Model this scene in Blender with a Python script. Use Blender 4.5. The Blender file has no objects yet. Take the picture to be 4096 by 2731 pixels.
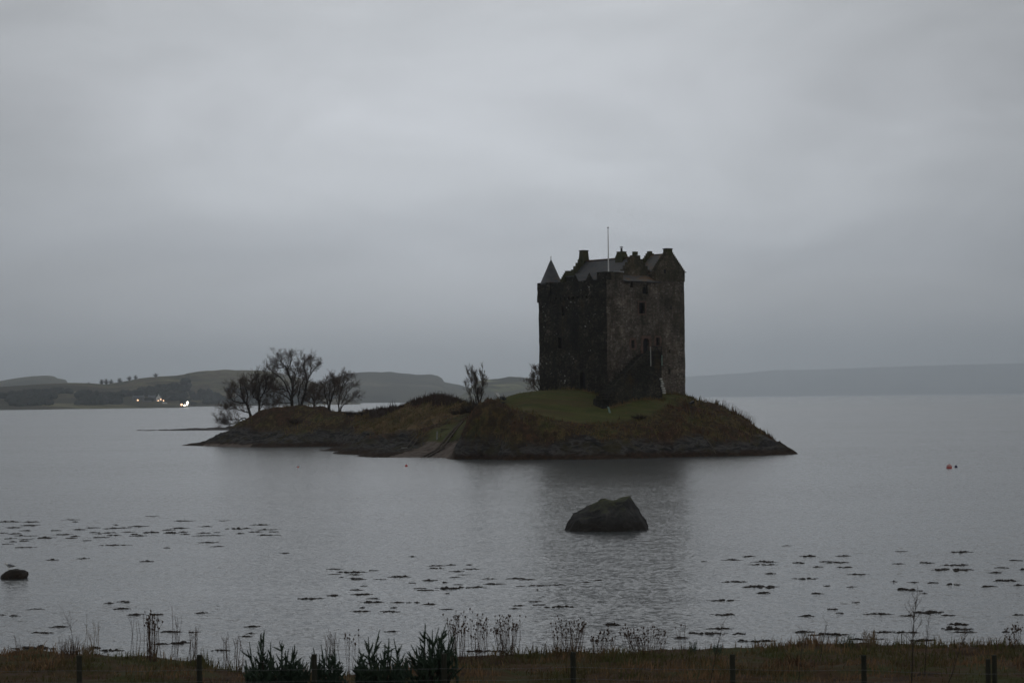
import bpy, math, random
import numpy as np
from mathutils import Vector, noise as mnoise

# ------------------------------------------------------------------ scene, camera, sky, sun, exposure
scene = bpy.context.scene
C = scene.collection
FPX = 9183.0                                   # focal length in photo pixels (4096 wide)
CAMZ = 7.0
PITCH = math.atan(226.5 / FPX)
ROLL = math.radians(0.60)
fwd = Vector((0, math.cos(PITCH), math.sin(PITCH)))
right0 = Vector((1, 0, 0))
up0 = right0.cross(fwd)
camU = up0 * math.cos(ROLL) + right0 * math.sin(ROLL)
camR = right0 * math.cos(ROLL) - up0 * math.sin(ROLL)
cam_data = bpy.data.cameras.new("camera")
cam = bpy.data.objects.new("camera", cam_data)
C.objects.link(cam)
from mathutils import Matrix
m = Matrix((camR, camU, -fwd)).transposed().to_4x4()
m.translation = Vector((0, 0, CAMZ))
cam.matrix_world = m
cam_data.sensor_width = 36.0
cam_data.lens = FPX / 4096 * 36.0
cam_data.clip_start = 0.1
cam_data.clip_end = 60000
cam_data.dof.use_dof = True
cam_data.dof.focus_distance = 280
cam_data.dof.aperture_fstop = 3.5
scene.camera = cam

scene.view_settings.view_transform = 'Standard'
scene.view_settings.look = 'None'
scene.view_settings.exposure = 0.0
scene.view_settings.gamma = 1.0
scene.cycles.max_bounces = 6
scene.cycles.diffuse_bounces = 3
scene.cycles.glossy_bounces = 3
scene.cycles.volume_bounces = 3
scene.cycles.use_denoising = True

SUN_EL, SUN_AZ = math.radians(16), math.radians(112)     # azimuth clockwise from +Y (view direction)
world = bpy.data.worlds.new("World")
scene.world = world
world.use_nodes = True
wt = world.node_tree
wt.nodes.clear()


def N(nt, kind, **kw):
    n = nt.nodes.new(kind)
    for k, v in kw.items():
        if k.startswith('i_'):
            n.inputs[k[2:].replace('_', ' ')].default_value = v
        else:
            setattr(n, k, v)
    return n


def math_node(nt, op, a, b=None, c=None, clamp=False):
    n = nt.nodes.new('ShaderNodeMath')
    n.operation = op
    n.use_clamp = clamp
    for i, x in enumerate((a, b, c)):
        if x is None:
            continue
        if isinstance(x, (int, float)):
            n.inputs[i].default_value = x
        else:
            nt.links.new(x, n.inputs[i])
    return n.outputs[0]


def ramp(nt, fac, stops, interp='LINEAR'):
    n = nt.nodes.new('ShaderNodeValToRGB')
    cr = n.color_ramp
    cr.interpolation = interp
    while len(cr.elements) > 1:
        cr.elements.remove(cr.elements[-1])
    for i, (p, col) in enumerate(stops):
        e = cr.elements[0] if i == 0 else cr.elements.new(p)
        e.position = p
        e.color = (*col, 1)
    nt.links.new(fac, n.inputs[0])
    return n.outputs[0]


def mixc(nt, fac, a, b, blend='MIX'):
    n = nt.nodes.new('ShaderNodeMix')
    n.data_type = 'RGBA'
    n.blend_type = blend
    for sock, x in ((n.inputs[0], fac), (n.inputs[6], a), (n.inputs[7], b)):
        if isinstance(x, (int, float)):
            sock.default_value = x
        elif isinstance(x, tuple):
            sock.default_value = (*x, 1)
        else:
            nt.links.new(x, sock)
    return n.outputs[2]


SKY_GAIN = 1.0
tc = N(wt, 'ShaderNodeTexCoord')
sep = N(wt, 'ShaderNodeSeparateXYZ')
wt.links.new(tc.outputs['Generated'], sep.inputs[0])
elev = math_node(wt, 'MAXIMUM', sep.outputs[2], 0.0)
mp = N(wt, 'ShaderNodeMapping')
mp.inputs['Scale'].default_value = (5.0, 5.0, 22.0)
mp.inputs['Rotation'].default_value = (0, math.radians(9), 0)
wt.links.new(tc.outputs['Generated'], mp.inputs[0])
cn = N(wt, 'ShaderNodeTexNoise', i_Scale=1.3, i_Detail=5.0, i_Roughness=0.52)
wt.links.new(mp.outputs[0], cn.inputs['Vector'])
wob = math_node(wt, 'MULTIPLY_ADD', cn.outputs[0], 0.05, -0.025)
elevw = math_node(wt, 'MAXIMUM', math_node(wt, 'ADD', elev, wob), 0.0)
cloud = ramp(wt, elevw, [(0.0, (0.56, 0.585, 0.615)), (0.012, (0.58, 0.605, 0.635)), (0.037, (0.63, 0.65, 0.68)), (0.064, (0.60, 0.63, 0.675)),
                         (0.092, (0.65, 0.68, 0.72)), (0.13, (0.64, 0.665, 0.705)), (0.165, (0.61, 0.635, 0.67)),
                         (0.27, (0.84, 0.86, 0.88)), (0.50, (0.88, 0.90, 0.92)), (1.0, (0.72, 0.74, 0.77))])
# the western glow behind the cloud: strongest straight ahead, falling off to the sides and behind
dotn = N(wt, 'ShaderNodeVectorMath', operation='DOT_PRODUCT')
wt.links.new(tc.outputs['Generated'], dotn.inputs[0])
dotn.inputs[1].default_value = Vector((-0.012, 0.99, 0.12)).normalized()
gl = math_node(wt, 'POWER', math_node(wt, 'MAXIMUM', dotn.outputs['Value'], 0.0), 30.0)
glow = math_node(wt, 'MULTIPLY_ADD', gl, 0.62, 0.38)
cn2 = N(wt, 'ShaderNodeTexNoise', i_Scale=2.6, i_Detail=6.0, i_Roughness=0.55, i_Distortion=0.8)
mp2 = N(wt, 'ShaderNodeMapping')
mp2.inputs['Scale'].default_value = (3.0, 3.0, 9.0)
mp2.inputs['Rotation'].default_value = (0, math.radians(-14), 0.6)
wt.links.new(tc.outputs['Generated'], mp2.inputs[0])
wt.links.new(mp2.outputs[0], cn2.inputs['Vector'])
soft = math_node(wt, 'MULTIPLY_ADD', cn.outputs[0], 0.26, math_node(wt, 'MULTIPLY_ADD', cn2.outputs[0], 0.50, 0.62))
gain = math_node(wt, 'MULTIPLY', math_node(wt, 'MULTIPLY', glow, soft), SKY_GAIN)
cloudc = mixc(wt, 1.0, cloud, (1, 1, 1), 'MULTIPLY')
vm = N(wt, 'ShaderNodeVectorMath', operation='SCALE')
wt.links.new(cloudc, vm.inputs[0])
wt.links.new(gain, vm.inputs['Scale'])
sky = N(wt, 'ShaderNodeTexSky', sky_type='NISHITA', sun_disc=False, sun_elevation=SUN_EL, sun_rotation=SUN_AZ,
        air_density=1.0, dust_density=4.0)
b1 = N(wt, 'ShaderNodeBackground', i_Strength=0.05)
wt.links.new(sky.outputs[0], b1.inputs[0])
b2 = N(wt, 'ShaderNodeBackground', i_Strength=1.0)
wt.links.new(vm.outputs[0], b2.inputs[0])
mixs = N(wt, 'ShaderNodeMixShader', i_Fac=0.985)            # overcast: the cloud hides nearly all of the clear sky
wt.links.new(b1.outputs[0], mixs.inputs[1])
wt.links.new(b2.outputs[0], mixs.inputs[2])
wo = N(wt, 'ShaderNodeOutputWorld')
wt.links.new(mixs.outputs[0], wo.inputs[0])

sun_l = bpy.data.lights.new("sun", 'SUN')
sun_l.energy = 0.10
sun_l.angle = math.radians(40)
sun_l.color = (1.0, 0.93, 0.86)
sun = bpy.data.objects.new("sun", sun_l)
C.objects.link(sun)
sdir = Vector((math.sin(SUN_AZ) * math.cos(SUN_EL), math.cos(SUN_AZ) * math.cos(SUN_EL), math.sin(SUN_EL)))
sun.rotation_euler = sdir.to_track_quat('Z', 'Y').to_euler()
sun.location = sdir * 300

# ------------------------------------------------------------------ helpers
CAMP = Vector((0, 0, CAMZ))


def ray(px, py):
    return fwd + camR * ((px - 2048) / FPX) + camU * ((1365.5 - py) / FPX)


def at(px, py, Y):
    d = ray(px, py)
    return CAMP + d * (Y / d.y)


def sea(px, py, z=0.0):
    d = ray(px, py)
    return CAMP + d * ((z - CAMZ) / d.z)


def on_plane(px, py, P, n):
    d = ray(px, py)
    return CAMP + d * ((P - CAMP).dot(n) / d.dot(n))


class MB:
    def __init__(self):
        self.v = []
        self.f = []
        self.smooth = False

    def quad(self, a, b, c, d):
        i = len(self.v)
        self.v += [tuple(a), tuple(b), tuple(c), tuple(d)]
        self.f.append((i, i + 1, i + 2, i + 3))

    def tri(self, a, b, c):
        i = len(self.v)
        self.v += [tuple(a), tuple(b), tuple(c)]
        self.f.append((i, i + 1, i + 2))

    def hexa(self, p):
        """eight corners: bottom loop 0-3, top loop 4-7"""
        i = len(self.v)
        self.v += [tuple(q) for q in p]
        for f in ((3, 2, 1, 0), (4, 5, 6, 7), (0, 1, 5, 4), (1, 2, 6, 5), (2, 3, 7, 6), (3, 0, 4, 7)):
            self.f.append(tuple(i + k for k in f))

    def box(self, c, sx, sy, sz, rot=0.0):
        c = Vector(c)
        co, si = math.cos(rot), math.sin(rot)
        p = []
        for z in (-1, 1):
            for (x, y) in ((-1, -1), (1, -1), (1, 1), (-1, 1)):
                X, Y = x * sx / 2, y * sy / 2
                p.append((c.x + X * co - Y * si, c.y + X * si + Y * co, c.z + z * sz / 2))
        self.hexa(p)

    def tube(self, pts, rads, n=5, cap=True):
        pts = [Vector(p) for p in pts]
        base = len(self.v)
        ref = Vector((0.31, 0.17, 0.93))
        for k, p in enumerate(pts):
            d = pts[min(k + 1, len(pts) - 1)] - pts[max(k - 1, 0)]
            if d.length < 1e-9:
                d = Vector((0, 0, 1))
            d.normalize()
            a = d.cross(ref)
            if a.length < 0.05:
                a = d.cross(Vector((1, 0, 0)))
            a.normalize()
            b = d.cross(a)
            for j in range(n):
                t = 2 * math.pi * j / n
                self.v.append(tuple(p + (a * math.cos(t) + b * math.sin(t)) * rads[k]))
        for k in range(len(pts) - 1):
            for j in range(n):
                j2 = (j + 1) % n
                self.f.append((base + k * n + j, base + k * n + j2, base + (k + 1) * n + j2, base + (k + 1) * n + j))
        if cap:
            self.f.append(tuple(base + j for j in range(n - 1, -1, -1)))
            self.f.append(tuple(base + (len(pts) - 1) * n + j for j in range(n)))

    def lathe(self, c, prof, n=16, jit=0.0, rng=None):
        """prof: (radius, z) from bottom to top, about a vertical axis through c"""
        base = len(self.v)
        for (r, z) in prof:
            for j in range(n):
                t = 2 * math.pi * j / n
                q = 1 + (rng.uniform(-jit, jit) if rng else 0)
                self.v.append((c[0] + r * q * math.cos(t), c[1] + r * q * math.sin(t), c[2] + z))
        for k in range(len(prof) - 1):
            for j in range(n):
                j2 = (j + 1) % n
                self.f.append((base + k * n + j, base + k * n + j2, base + (k + 1) * n + j2, base + (k + 1) * n + j))
        self.f.append(tuple(base + j for j in range(n - 1, -1, -1)))
        self.f.append(tuple(base + (len(prof) - 1) * n + j for j in range(n)))

    def prism(self, loop, off):
        """extrude a planar loop of points by the vector off"""
        n = len(loop)
        i = len(self.v)
        loop = [Vector(p) for p in loop]
        self.v += [tuple(p) for p in loop] + [tuple(p + off) for p in loop]
        self.f.append(tuple(i + k for k in range(n - 1, -1, -1)))
        self.f.append(tuple(i + n + k for k in range(n)))
        for k in range(n):
            k2 = (k + 1) % n
            self.f.append((i + k, i + k2, i + n + k2, i + n + k))

    def build(self, name, mat, parent=None, loc=None, smooth=None):
        if parent is not None:
            o0 = Vector(parent.matrix_world_loc) if hasattr(parent, 'matrix_world_loc') else world_loc(parent)
        else:
            o0 = Vector(loc) if loc is not None else Vector((0, 0, 0))
        me = bpy.data.meshes.new(name)
        v = np.array(self.v, dtype=np.float64).reshape(-1, 3) - np.array(o0)
        me.from_pydata(v.tolist(), [], self.f)
        me.materials.append(mat)
        if smooth if smooth is not None else self.smooth:
            me.polygons.foreach_set('use_smooth', [True] * len(me.polygons))
        me.update()
        o = bpy.data.objects.new(name, me)
        C.objects.link(o)
        if parent is not None:
            o.parent = parent
        else:
            o.location = o0
        return o


def world_loc(o):
    p = Vector((0, 0, 0))
    while o is not None:
        p = p + Vector(o.location)
        o = o.parent
    return p


def tag(o, label, cat, group=None):
    o['label'] = label
    o['category'] = cat
    if group:
        o['group'] = group
    return o


def thing(name, loc, label, cat, group=None):
    o = bpy.data.objects.new(name, None)
    C.objects.link(o)
    o.location = loc
    o.empty_display_size = 0.3
    return tag(o, label, cat, group)


def structure(o):
    o['kind'] = 'structure'
    return o


def stuff(o):
    o['kind'] = 'stuff'
    return o


# ------------------------------------------------------------------ numpy noise
_rs = np.random.RandomState(7)
_perm = np.concatenate([_rs.permutation(512)] * 2)
_val = _rs.rand(512)


def vnoise(x, y, seed=0):
    x = np.asarray(x, float) + seed * 17.31
    y = np.asarray(y, float) + seed * 5.77
    xi = np.floor(x).astype(int)
    yi = np.floor(y).astype(int)
    xf = x - xi
    yf = y - yi
    xf = xf * xf * xf * (xf * (xf * 6 - 15) + 10)
    yf = yf * yf * yf * (yf * (yf * 6 - 15) + 10)

    def h(i, j):
        return _val[_perm[(_perm[i & 511] + j) & 511]]
    a = h(xi, yi) * (1 - xf) + h(xi + 1, yi) * xf
    b = h(xi, yi + 1) * (1 - xf) + h(xi + 1, yi + 1) * xf
    return (a * (1 - yf) + b * yf) * 2 - 1


def fbm(x, y, oct=4, seed=0, rough=0.5):
    s = 0
    a = 1
    t = 0
    for k in range(oct):
        s = s + a * vnoise(x * 2 ** k, y * 2 ** k, seed + k * 3)
        t += a
        a *= rough
    return s / t


def ridged(x, y, oct=4, seed=0):
    s = 0
    a = 1
    t = 0
    for k in range(oct):
        s = s + a * (1 - 2 * np.abs(vnoise(x * 2 ** k, y * 2 ** k, seed + k * 3)))
        t += a
        a *= 0.5
    return s / t


# ------------------------------------------------------------------ materials
def new_mat(name, rough=0.85, spec=0.3):
    mt = bpy.data.materials.new(name)
    mt.use_nodes = True
    nt = mt.node_tree
    b = nt.nodes['Principled BSDF']
    b.inputs['Roughness'].default_value = rough
    b.inputs['Specular IOR Level'].default_value = spec
    return mt, nt, b


def coords(nt, scale=(1, 1, 1), kind='Object', rot=(0, 0, 0)):
    t = N(nt, 'ShaderNodeTexCoord')
    mpn = N(nt, 'ShaderNodeMapping')
    mpn.inputs['Scale'].default_value = scale
    mpn.inputs['Rotation'].default_value = rot
    nt.links.new(t.outputs[kind], mpn.inputs[0])
    return mpn.outputs[0]


def noise_out(nt, vec, scale, detail=4.0, rough=0.55, dist=0.0):
    n = N(nt, 'ShaderNodeTexNoise', i_Scale=scale, i_Detail=detail, i_Roughness=rough, i_Distortion=dist)
    nt.links.new(vec, n.inputs['Vector'])
    return n.outputs[0]


def bump(nt, b, height, strength=0.5, dist=0.05):
    n = N(nt, 'ShaderNodeBump', i_Strength=strength, i_Distance=dist)
    nt.links.new(height, n.inputs['Height'])
    nt.links.new(n.outputs[0], b.inputs['Normal'])


def mottled(name, stops, scale=3.0, detail=5.0, rough=0.85, spec=0.3, bstr=0.4, bdist=0.03, stretch=(1, 1, 1), dist=0.3):
    mt, nt, b = new_mat(name, rough, spec)
    v = coords(nt, stretch)
    n1 = noise_out(nt, v, scale, detail, 0.6, dist)
    nt.links.new(ramp(nt, n1, stops), b.inputs['Base Color'])
    n2 = noise_out(nt, v, scale * 5, 3.0)
    bump(nt, b, n2, bstr, bdist)
    return mt


def stone_mat(name, cols, joint, dark, white_amt, course=0.32, stain=0.5):
    """rubble masonry: irregular stones in rough courses, dark joints, algae staining, some pale lime spots"""
    mt, nt, b = new_mat(name, 0.9, 0.2)
    v = coords(nt, (1, 1, 1.55))
    warp = N(nt, 'ShaderNodeTexNoise', i_Scale=1.6, i_Detail=3.0)
    nt.links.new(v, warp.inputs['Vector'])
    vv = mixc(nt, 0.13, v, warp.outputs['Color'], 'LINEAR_LIGHT')
    vor = N(nt, 'ShaderNodeTexVoronoi', i_Scale=1.0 / course)
    nt.links.new(vv, vor.inputs['Vector'])
    sc = N(nt, 'ShaderNodeSeparateColor')
    nt.links.new(vor.outputs['Color'], sc.inputs[0])
    stonec = ramp(nt, sc.outputs[0], cols)
    edge = N(nt, 'ShaderNodeTexVoronoi', feature='DISTANCE_TO_EDGE', i_Scale=1.0 / course)
    nt.links.new(vv, edge.inputs['Vector'])
    jf = ramp(nt, edge.outputs['Distance'], [(0.0, (1, 1, 1)), (0.10, (0, 0, 0))])
    c1 = mixc(nt, jf, stonec, joint)
    big = noise_out(nt, coords(nt, (1, 1, 0.30)), 0.75, 7.0, 0.66, 0.7)
    st = ramp(nt, big, [(0.38, (0, 0, 0)), (0.60, (1, 1, 1))])
    stf = math_node(nt, 'MULTIPLY', st, stain)
    c2 = mixc(nt, stf, c1, dark)
    blot = noise_out(nt, coords(nt), 0.42, 5.0, 0.6, 0.5)
    c2 = mixc(nt, 1.0, c2, ramp(nt, blot, [(0.3, (0.50, 0.48, 0.44)), (0.5, (0.95, 0.92, 0.88)), (0.68, (1.5, 1.42, 1.36))]), 'MULTIPLY')
    och = noise_out(nt, coords(nt, (1, 1, 0.35)), 0.55, 4.0, 0.6, 0.2)
    of = math_node(nt, 'MULTIPLY', ramp(nt, och, [(0.60, (0, 0, 0)), (0.74, (1, 1, 1))]), 0.55)
    c2 = mixc(nt, of, c2, (0.075, 0.046, 0.018))
    # pale lime patches on single stones
    clus = noise_out(nt, coords(nt), 0.38, 3.0)
    cl = math_node(nt, 'MULTIPLY', ramp(nt, clus, [(0.45, (0, 0, 0)), (0.62, (1, 1, 1))]), white_amt)
    pick = math_node(nt, 'GREATER_THAN', math_node(nt, 'ADD', sc.outputs[1], cl), 1.24)
    core = ramp(nt, vor.outputs['Distance'], [(0.34, (1, 1, 1)), (0.60, (0, 0, 0))])
    wf = math_node(nt, 'MULTIPLY', pick, core)
    c3 = mixc(nt, math_node(nt, 'MULTIPLY', math_node(nt, 'MULTIPLY', wf, sc.outputs[2]), 0.95), c2, (0.34, 0.33, 0.30))
    nt.links.new(c3, b.inputs['Base Color'])
    hgt = ramp(nt, edge.outputs['Distance'], [(0.0, (0, 0, 0)), (0.16, (1, 1, 1))])
    fine = noise_out(nt, coords(nt), 6.0, 4.0)
    hh = math_node(nt, 'MULTIPLY_ADD', fine, 0.6, hgt)
    bump(nt, b, hh, 0.8, 0.06)
    return mt


M = {}
M['stone_left'] = stone_mat('algae_shaded_rubble', [(0.0, (0.018, 0.017, 0.013)), (0.4, (0.040, 0.036, 0.028)), (0.75, (0.062, 0.050, 0.038)), (1.0, (0.105, 0.095, 0.08))],
                            (0.018, 0.018, 0.014), (0.016, 0.017, 0.014), 0.42, stain=0.75)  # left face: algae staining, with its shade also put into the darker colours
M['stone_right'] = stone_mat('weathered_lit_rubble', [(0.0, (0.085, 0.076, 0.066)), (0.4, (0.145, 0.128, 0.110)), (0.75, (0.185, 0.160, 0.138)), (1.0, (0.26, 0.235, 0.21))],
                             (0.085, 0.074, 0.062), (0.045, 0.040, 0.028), 0.06, stain=0.72)  # right face: weathered stone, its stronger light painted in as lighter colours
M['stone_wing'] = stone_mat('mossy_rubble', [(0.0, (0.06, 0.053, 0.038)), (0.5, (0.10, 0.086, 0.064)), (1.0, (0.155, 0.135, 0.105))],
                            (0.06, 0.05, 0.037), (0.035, 0.034, 0.018), 0.03, stain=0.7)
M['stone_stair'] = stone_mat('stair_rubble', [(0.0, (0.018, 0.018, 0.015)), (0.5, (0.046, 0.042, 0.034)), (1.0, (0.09, 0.078, 0.062))],
                             (0.02, 0.02, 0.016), (0.014, 0.017, 0.013), 0.14, stain=0.7)
M['slate'] = mottled('wet_slate', [(0.3, (0.028, 0.030, 0.034)), (0.55, (0.050, 0.053, 0.058)), (0.66, (0.075, 0.055, 0.036)), (0.8, (0.085, 0.086, 0.09))], 1.1, 6, 0.5, 0.5, 0.5, 0.03, (1, 1, 3))
M['lichen_slate'] = mottled('lichened_slate', [(0.3, (0.05, 0.052, 0.055)), (0.52, (0.085, 0.08, 0.075)), (0.62, (0.16, 0.085, 0.03)), (0.8, (0.10, 0.10, 0.10))], 0.7, 6, 0.55, 0.45, 0.5, 0.03, (1, 1, 2))
M['lead'] = mottled('lead_sheet', [(0.3, (0.24, 0.25, 0.27)), (0.7, (0.36, 0.37, 0.39))], 2, 3, 0.5, 0.5)
M['ridge_tile'] = mottled('ridge_tile', [(0.3, (0.06, 0.035, 0.025)), (0.7, (0.10, 0.055, 0.035))], 3)
M['moss_stone'] = mottled('mossy_chimney_stone', [(0.3, (0.035, 0.038, 0.016)), (0.6, (0.062, 0.06, 0.028)), (0.8, (0.08, 0.065, 0.04))], 2.0, 5, 0.9, 0.2, 0.8, 0.06)
M['dark_opening'] = mottled('dark_glass', [(0.3, (0.003, 0.003, 0.004)), (0.7, (0.006, 0.006, 0.007))], 2, 2, 0.5, 0.15, 0.05)
M['old_wood'] = mottled('weathered_wood', [(0.3, (0.06, 0.048, 0.036)), (0.7, (0.11, 0.09, 0.07))], 3, 4, 0.85, 0.2, 0.5, 0.02, (1, 1, 0.2))
M['door_wood'] = mottled('dark_oak', [(0.3, (0.012, 0.012, 0.014)), (0.7, (0.022, 0.022, 0.025))], 3, 4, 0.8, 0.2, 0.5, 0.02, (1, 1, 0.2))
M['pale_wood'] = mottled('pale_wood', [(0.3, (0.22, 0.22, 0.20)), (0.7, (0.34, 0.34, 0.31))], 3, 3, 0.8)
M['green_wood'] = mottled('pale_green_wood', [(0.3, (0.15, 0.22, 0.18)), (0.7, (0.22, 0.31, 0.26))], 3, 3, 0.8)
M['white_paint'] = mottled('white_paint', [(0.3, (0.62, 0.62, 0.60)), (0.7, (0.76, 0.76, 0.74))], 3, 3, 0.6)
M['limewash'] = mottled('limewash', [(0.35, (0.30, 0.30, 0.27)), (0.6, (0.52, 0.52, 0.48))], 5, 4, 0.9)
M['black_metal'] = mottled('black_metal', [(0.3, (0.012, 0.012, 0.013)), (0.7, (0.022, 0.022, 0.024))], 4, 3, 0.5, 0.5)
M['bark'] = mottled('wet_bark', [(0.3, (0.022, 0.018, 0.014)), (0.6, (0.042, 0.034, 0.027)), (0.8, (0.055, 0.055, 0.040))], 4, 4, 0.9, 0.2, 0.6, 0.02)
M['twig'] = mottled('twig_bark', [(0.3, (0.075, 0.054, 0.042)), (0.7, (0.12, 0.09, 0.07))], 2, 3, 0.9, 0.2, 0.1)
M['bramble'] = mottled('bramble_stems', [(0.3, (0.036, 0.021, 0.016)), (0.5, (0.056, 0.034, 0.025)), (0.75, (0.045, 0.038, 0.022))], 0.7, 4, 0.95, 0.1, 0.1)
M['dark_shrub'] = mottled('dark_shrub_stems', [(0.3, (0.030, 0.022, 0.017)), (0.7, (0.060, 0.044, 0.033))], 1.0, 4, 0.95, 0.1, 0.1)
M['bracken'] = mottled('dead_bracken', [(0.26, (0.045, 0.030, 0.018)), (0.38, (0.13, 0.066, 0.038)), (0.46, (0.07, 0.045, 0.026)), (0.54, (0.15, 0.105, 0.050)), (0.62, (0.075, 0.078, 0.028)), (0.72, (0.14, 0.09, 0.045))], 0.22, 6, 0.95, 0.1, 0.1)
M['rough_grass'] = mottled('rough_winter_grass', [(0.28, (0.080, 0.062, 0.028)), (0.42, (0.18, 0.125, 0.060)), (0.52, (0.095, 0.088, 0.032)), (0.62, (0.21, 0.145, 0.072)), (0.75, (0.09, 0.078, 0.032))], 0.28, 6, 0.95, 0.1, 0.1)
M['wet_rock'] = mottled('wet_rock', [(0.3, (0.022, 0.022, 0.023)), (0.55, (0.045, 0.044, 0.044)), (0.75, (0.075, 0.072, 0.068))], 1.2, 7, 0.6, 0.4, 0.9, 0.15)
M['seaweed'] = mottled('bladder_wrack', [(0.3, (0.009, 0.007, 0.005)), (0.55, (0.020, 0.013, 0.008)), (0.75, (0.032, 0.020, 0.011))], 5, 5, 0.7, 0.2, 0.8, 0.03)
M['gorse'] = mottled('gorse_green', [(0.3, (0.022, 0.040, 0.026)), (0.6, (0.042, 0.068, 0.042)), (0.8, (0.065, 0.090, 0.050))], 2.5, 4, 0.8, 0.25, 0.1)
M['dead_stalk'] = mottled('dead_stalks', [(0.3, (0.050, 0.030, 0.022)), (0.7, (0.095, 0.062, 0.043))], 3, 3, 0.9, 0.2, 0.1)
M['straw'] = mottled('straw_grass', [(0.3, (0.13, 0.09, 0.05)), (0.7, (0.21, 0.155, 0.09))], 2, 3, 0.9, 0.2, 0.1)
M['shore_grass'] = mottled('shore_grass', [(0.30, (0.075, 0.043, 0.025)), (0.42, (0.25, 0.155, 0.082)), (0.50, (0.10, 0.077, 0.033)), (0.58, (0.078, 0.088, 0.028)), (0.66, (0.29, 0.19, 0.10)), (0.78, (0.13, 0.078, 0.046))], 0.5, 5, 0.9, 0.2, 0.1, 0.01, (0.7, 1, 1))
M['post_wood'] = mottled('treated_post', [(0.3, (0.020, 0.022, 0.016)), (0.7, (0.042, 0.042, 0.030))], 6, 4, 0.9, 0.2, 0.5, 0.01, (1, 1, 0.15))
M['wire'] = mottled('galvanised_wire', [(0.3, (0.10, 0.105, 0.11)), (0.7, (0.16, 0.165, 0.17))], 3, 2, 0.5, 0.5, 0.05)
M['red_buoy'] = mottled('red_float', [(0.3, (0.52, 0.06, 0.05)), (0.7, (0.64, 0.10, 0.08))], 3, 3, 0.4, 0.5, 0.05)
M['pink_buoy'] = mottled('faded_red_float', [(0.3, (0.52, 0.26, 0.25)), (0.7, (0.60, 0.34, 0.32))], 5, 3, 0.5, 0.4, 0.05)
M['navy_buoy'] = mottled('navy_float', [(0.3, (0.02, 0.015, 0.06)), (0.7, (0.035, 0.025, 0.09))], 3, 3, 0.5, 0.4, 0.05)
M['gull_grey'] = mottled('gull_grey', [(0.3, (0.17, 0.18, 0.20)), (0.7, (0.25, 0.26, 0.28))], 8, 3, 0.8, 0.2, 0.1)
M['gull_white'] = mottled('gull_white', [(0.3, (0.55, 0.55, 0.52)), (0.7, (0.68, 0.68, 0.66))], 8, 3, 0.8, 0.2, 0.1)
M['gull_black'] = mottled('gull_black', [(0.3, (0.015, 0.015, 0.017)), (0.7, (0.03, 0.03, 0.032))], 8, 3, 0.8, 0.2, 0.1)
M['gull_bill'] = mottled('gull_bill', [(0.3, (0.45, 0.30, 0.08)), (0.7, (0.55, 0.38, 0.12))], 8, 3, 0.6, 0.2, 0.1)
M['far_tree'] = mottled('far_bare_tree', [(0.3, (0.040, 0.034, 0.030)), (0.7, (0.07, 0.058, 0.05))], 0.3, 3, 0.95, 0.1, 0.1)
M['far_wood'] = mottled('far_woodland', [(0.3, (0.014, 0.020, 0.017)), (0.55, (0.030, 0.034, 0.026)), (0.75, (0.055, 0.045, 0.034))], 0.035, 5, 0.95, 0.1, 0.1)
M['far_slate'] = mottled('far_slate_roof', [(0.3, (0.11, 0.12, 0.13)), (0.7, (0.16, 0.17, 0.18))], 0.3, 3, 0.7, 0.3, 0.1)
M['harl'] = mottled('white_harling', [(0.3, (0.68, 0.68, 0.66)), (0.7, (0.80, 0.80, 0.78))], 0.4, 3, 0.9, 0.2, 0.1)


def emit_mat(name, col, s):
    mt = bpy.data.materials.new(name)
    mt.use_nodes = True
    nt = mt.node_tree
    b = nt.nodes['Principled BSDF']
    b.inputs['Base Color'].default_value = (*col, 1)
    b.inputs['Emission Color'].default_value = (*col, 1)
    b.inputs['Emission Strength'].default_value = s
    return mt


M['orange_lamp'] = emit_mat('sodium_lamp', (1.0, 0.58, 0.34), 2.4)
M['white_lamp'] = emit_mat('white_lamp', (1.0, 0.88, 0.72), 7.0)


def hill_material(name, stops, scale, dark, light):
    mt, nt, b = new_mat(name, 0.95, 0.1)
    v = coords(nt, (1, 0.5, 2.2))
    n1 = noise_out(nt, v, scale, 7.0, 0.6, 0.8)
    base = ramp(nt, n1, stops)
    n2 = noise_out(nt, v, scale * 0.35, 5.0, 0.6, 0.4)
    c2 = mixc(nt, ramp(nt, n2, [(0.45, (0, 0, 0)), (0.56, (1, 1, 1))]), base, dark)
    n3 = noise_out(nt, coords(nt, (0.6, 0.6, 3.5)), scale * 0.9, 5.0, 0.6, 0.6)
    c3 = mixc(nt, ramp(nt, n3, [(0.56, (0, 0, 0)), (0.66, (1, 1, 1))]), c2, light)
    nt.links.new(c3, b.inputs['Base Color'])
    return mt


M['near_hill'] = hill_material('moor_grass', [(0.38, (0.055, 0.048, 0.026)), (0.48, (0.14, 0.125, 0.060)), (0.56, (0.09, 0.062, 0.038)), (0.66, (0.16, 0.14, 0.07))], 0.014, (0.05, 0.046, 0.028), (0.19, 0.175, 0.09))
M['far_hill'] = hill_material('distant_moor', [(0.35, (0.09, 0.09, 0.075)), (0.5, (0.14, 0.135, 0.10)), (0.65, (0.10, 0.09, 0.07))], 0.006, (0.08, 0.08, 0.068), (0.18, 0.17, 0.125))
M['green_hill'] = hill_material('green_hill_pasture', [(0.38, (0.06, 0.062, 0.034)), (0.48, (0.17, 0.17, 0.075)), (0.58, (0.07, 0.06, 0.045)), (0.66, (0.2, 0.19, 0.10))], 0.016, (0.06, 0.06, 0.04), (0.28, 0.27, 0.14))

# ------------------------------------------------------------------ water
mt, nt, b = new_mat('sea_water', 0.19, 0.5)
b.inputs['Base Color'].default_value = (0.085, 0.093, 0.095, 1)
b.inputs['IOR'].default_value = 1.333
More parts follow.
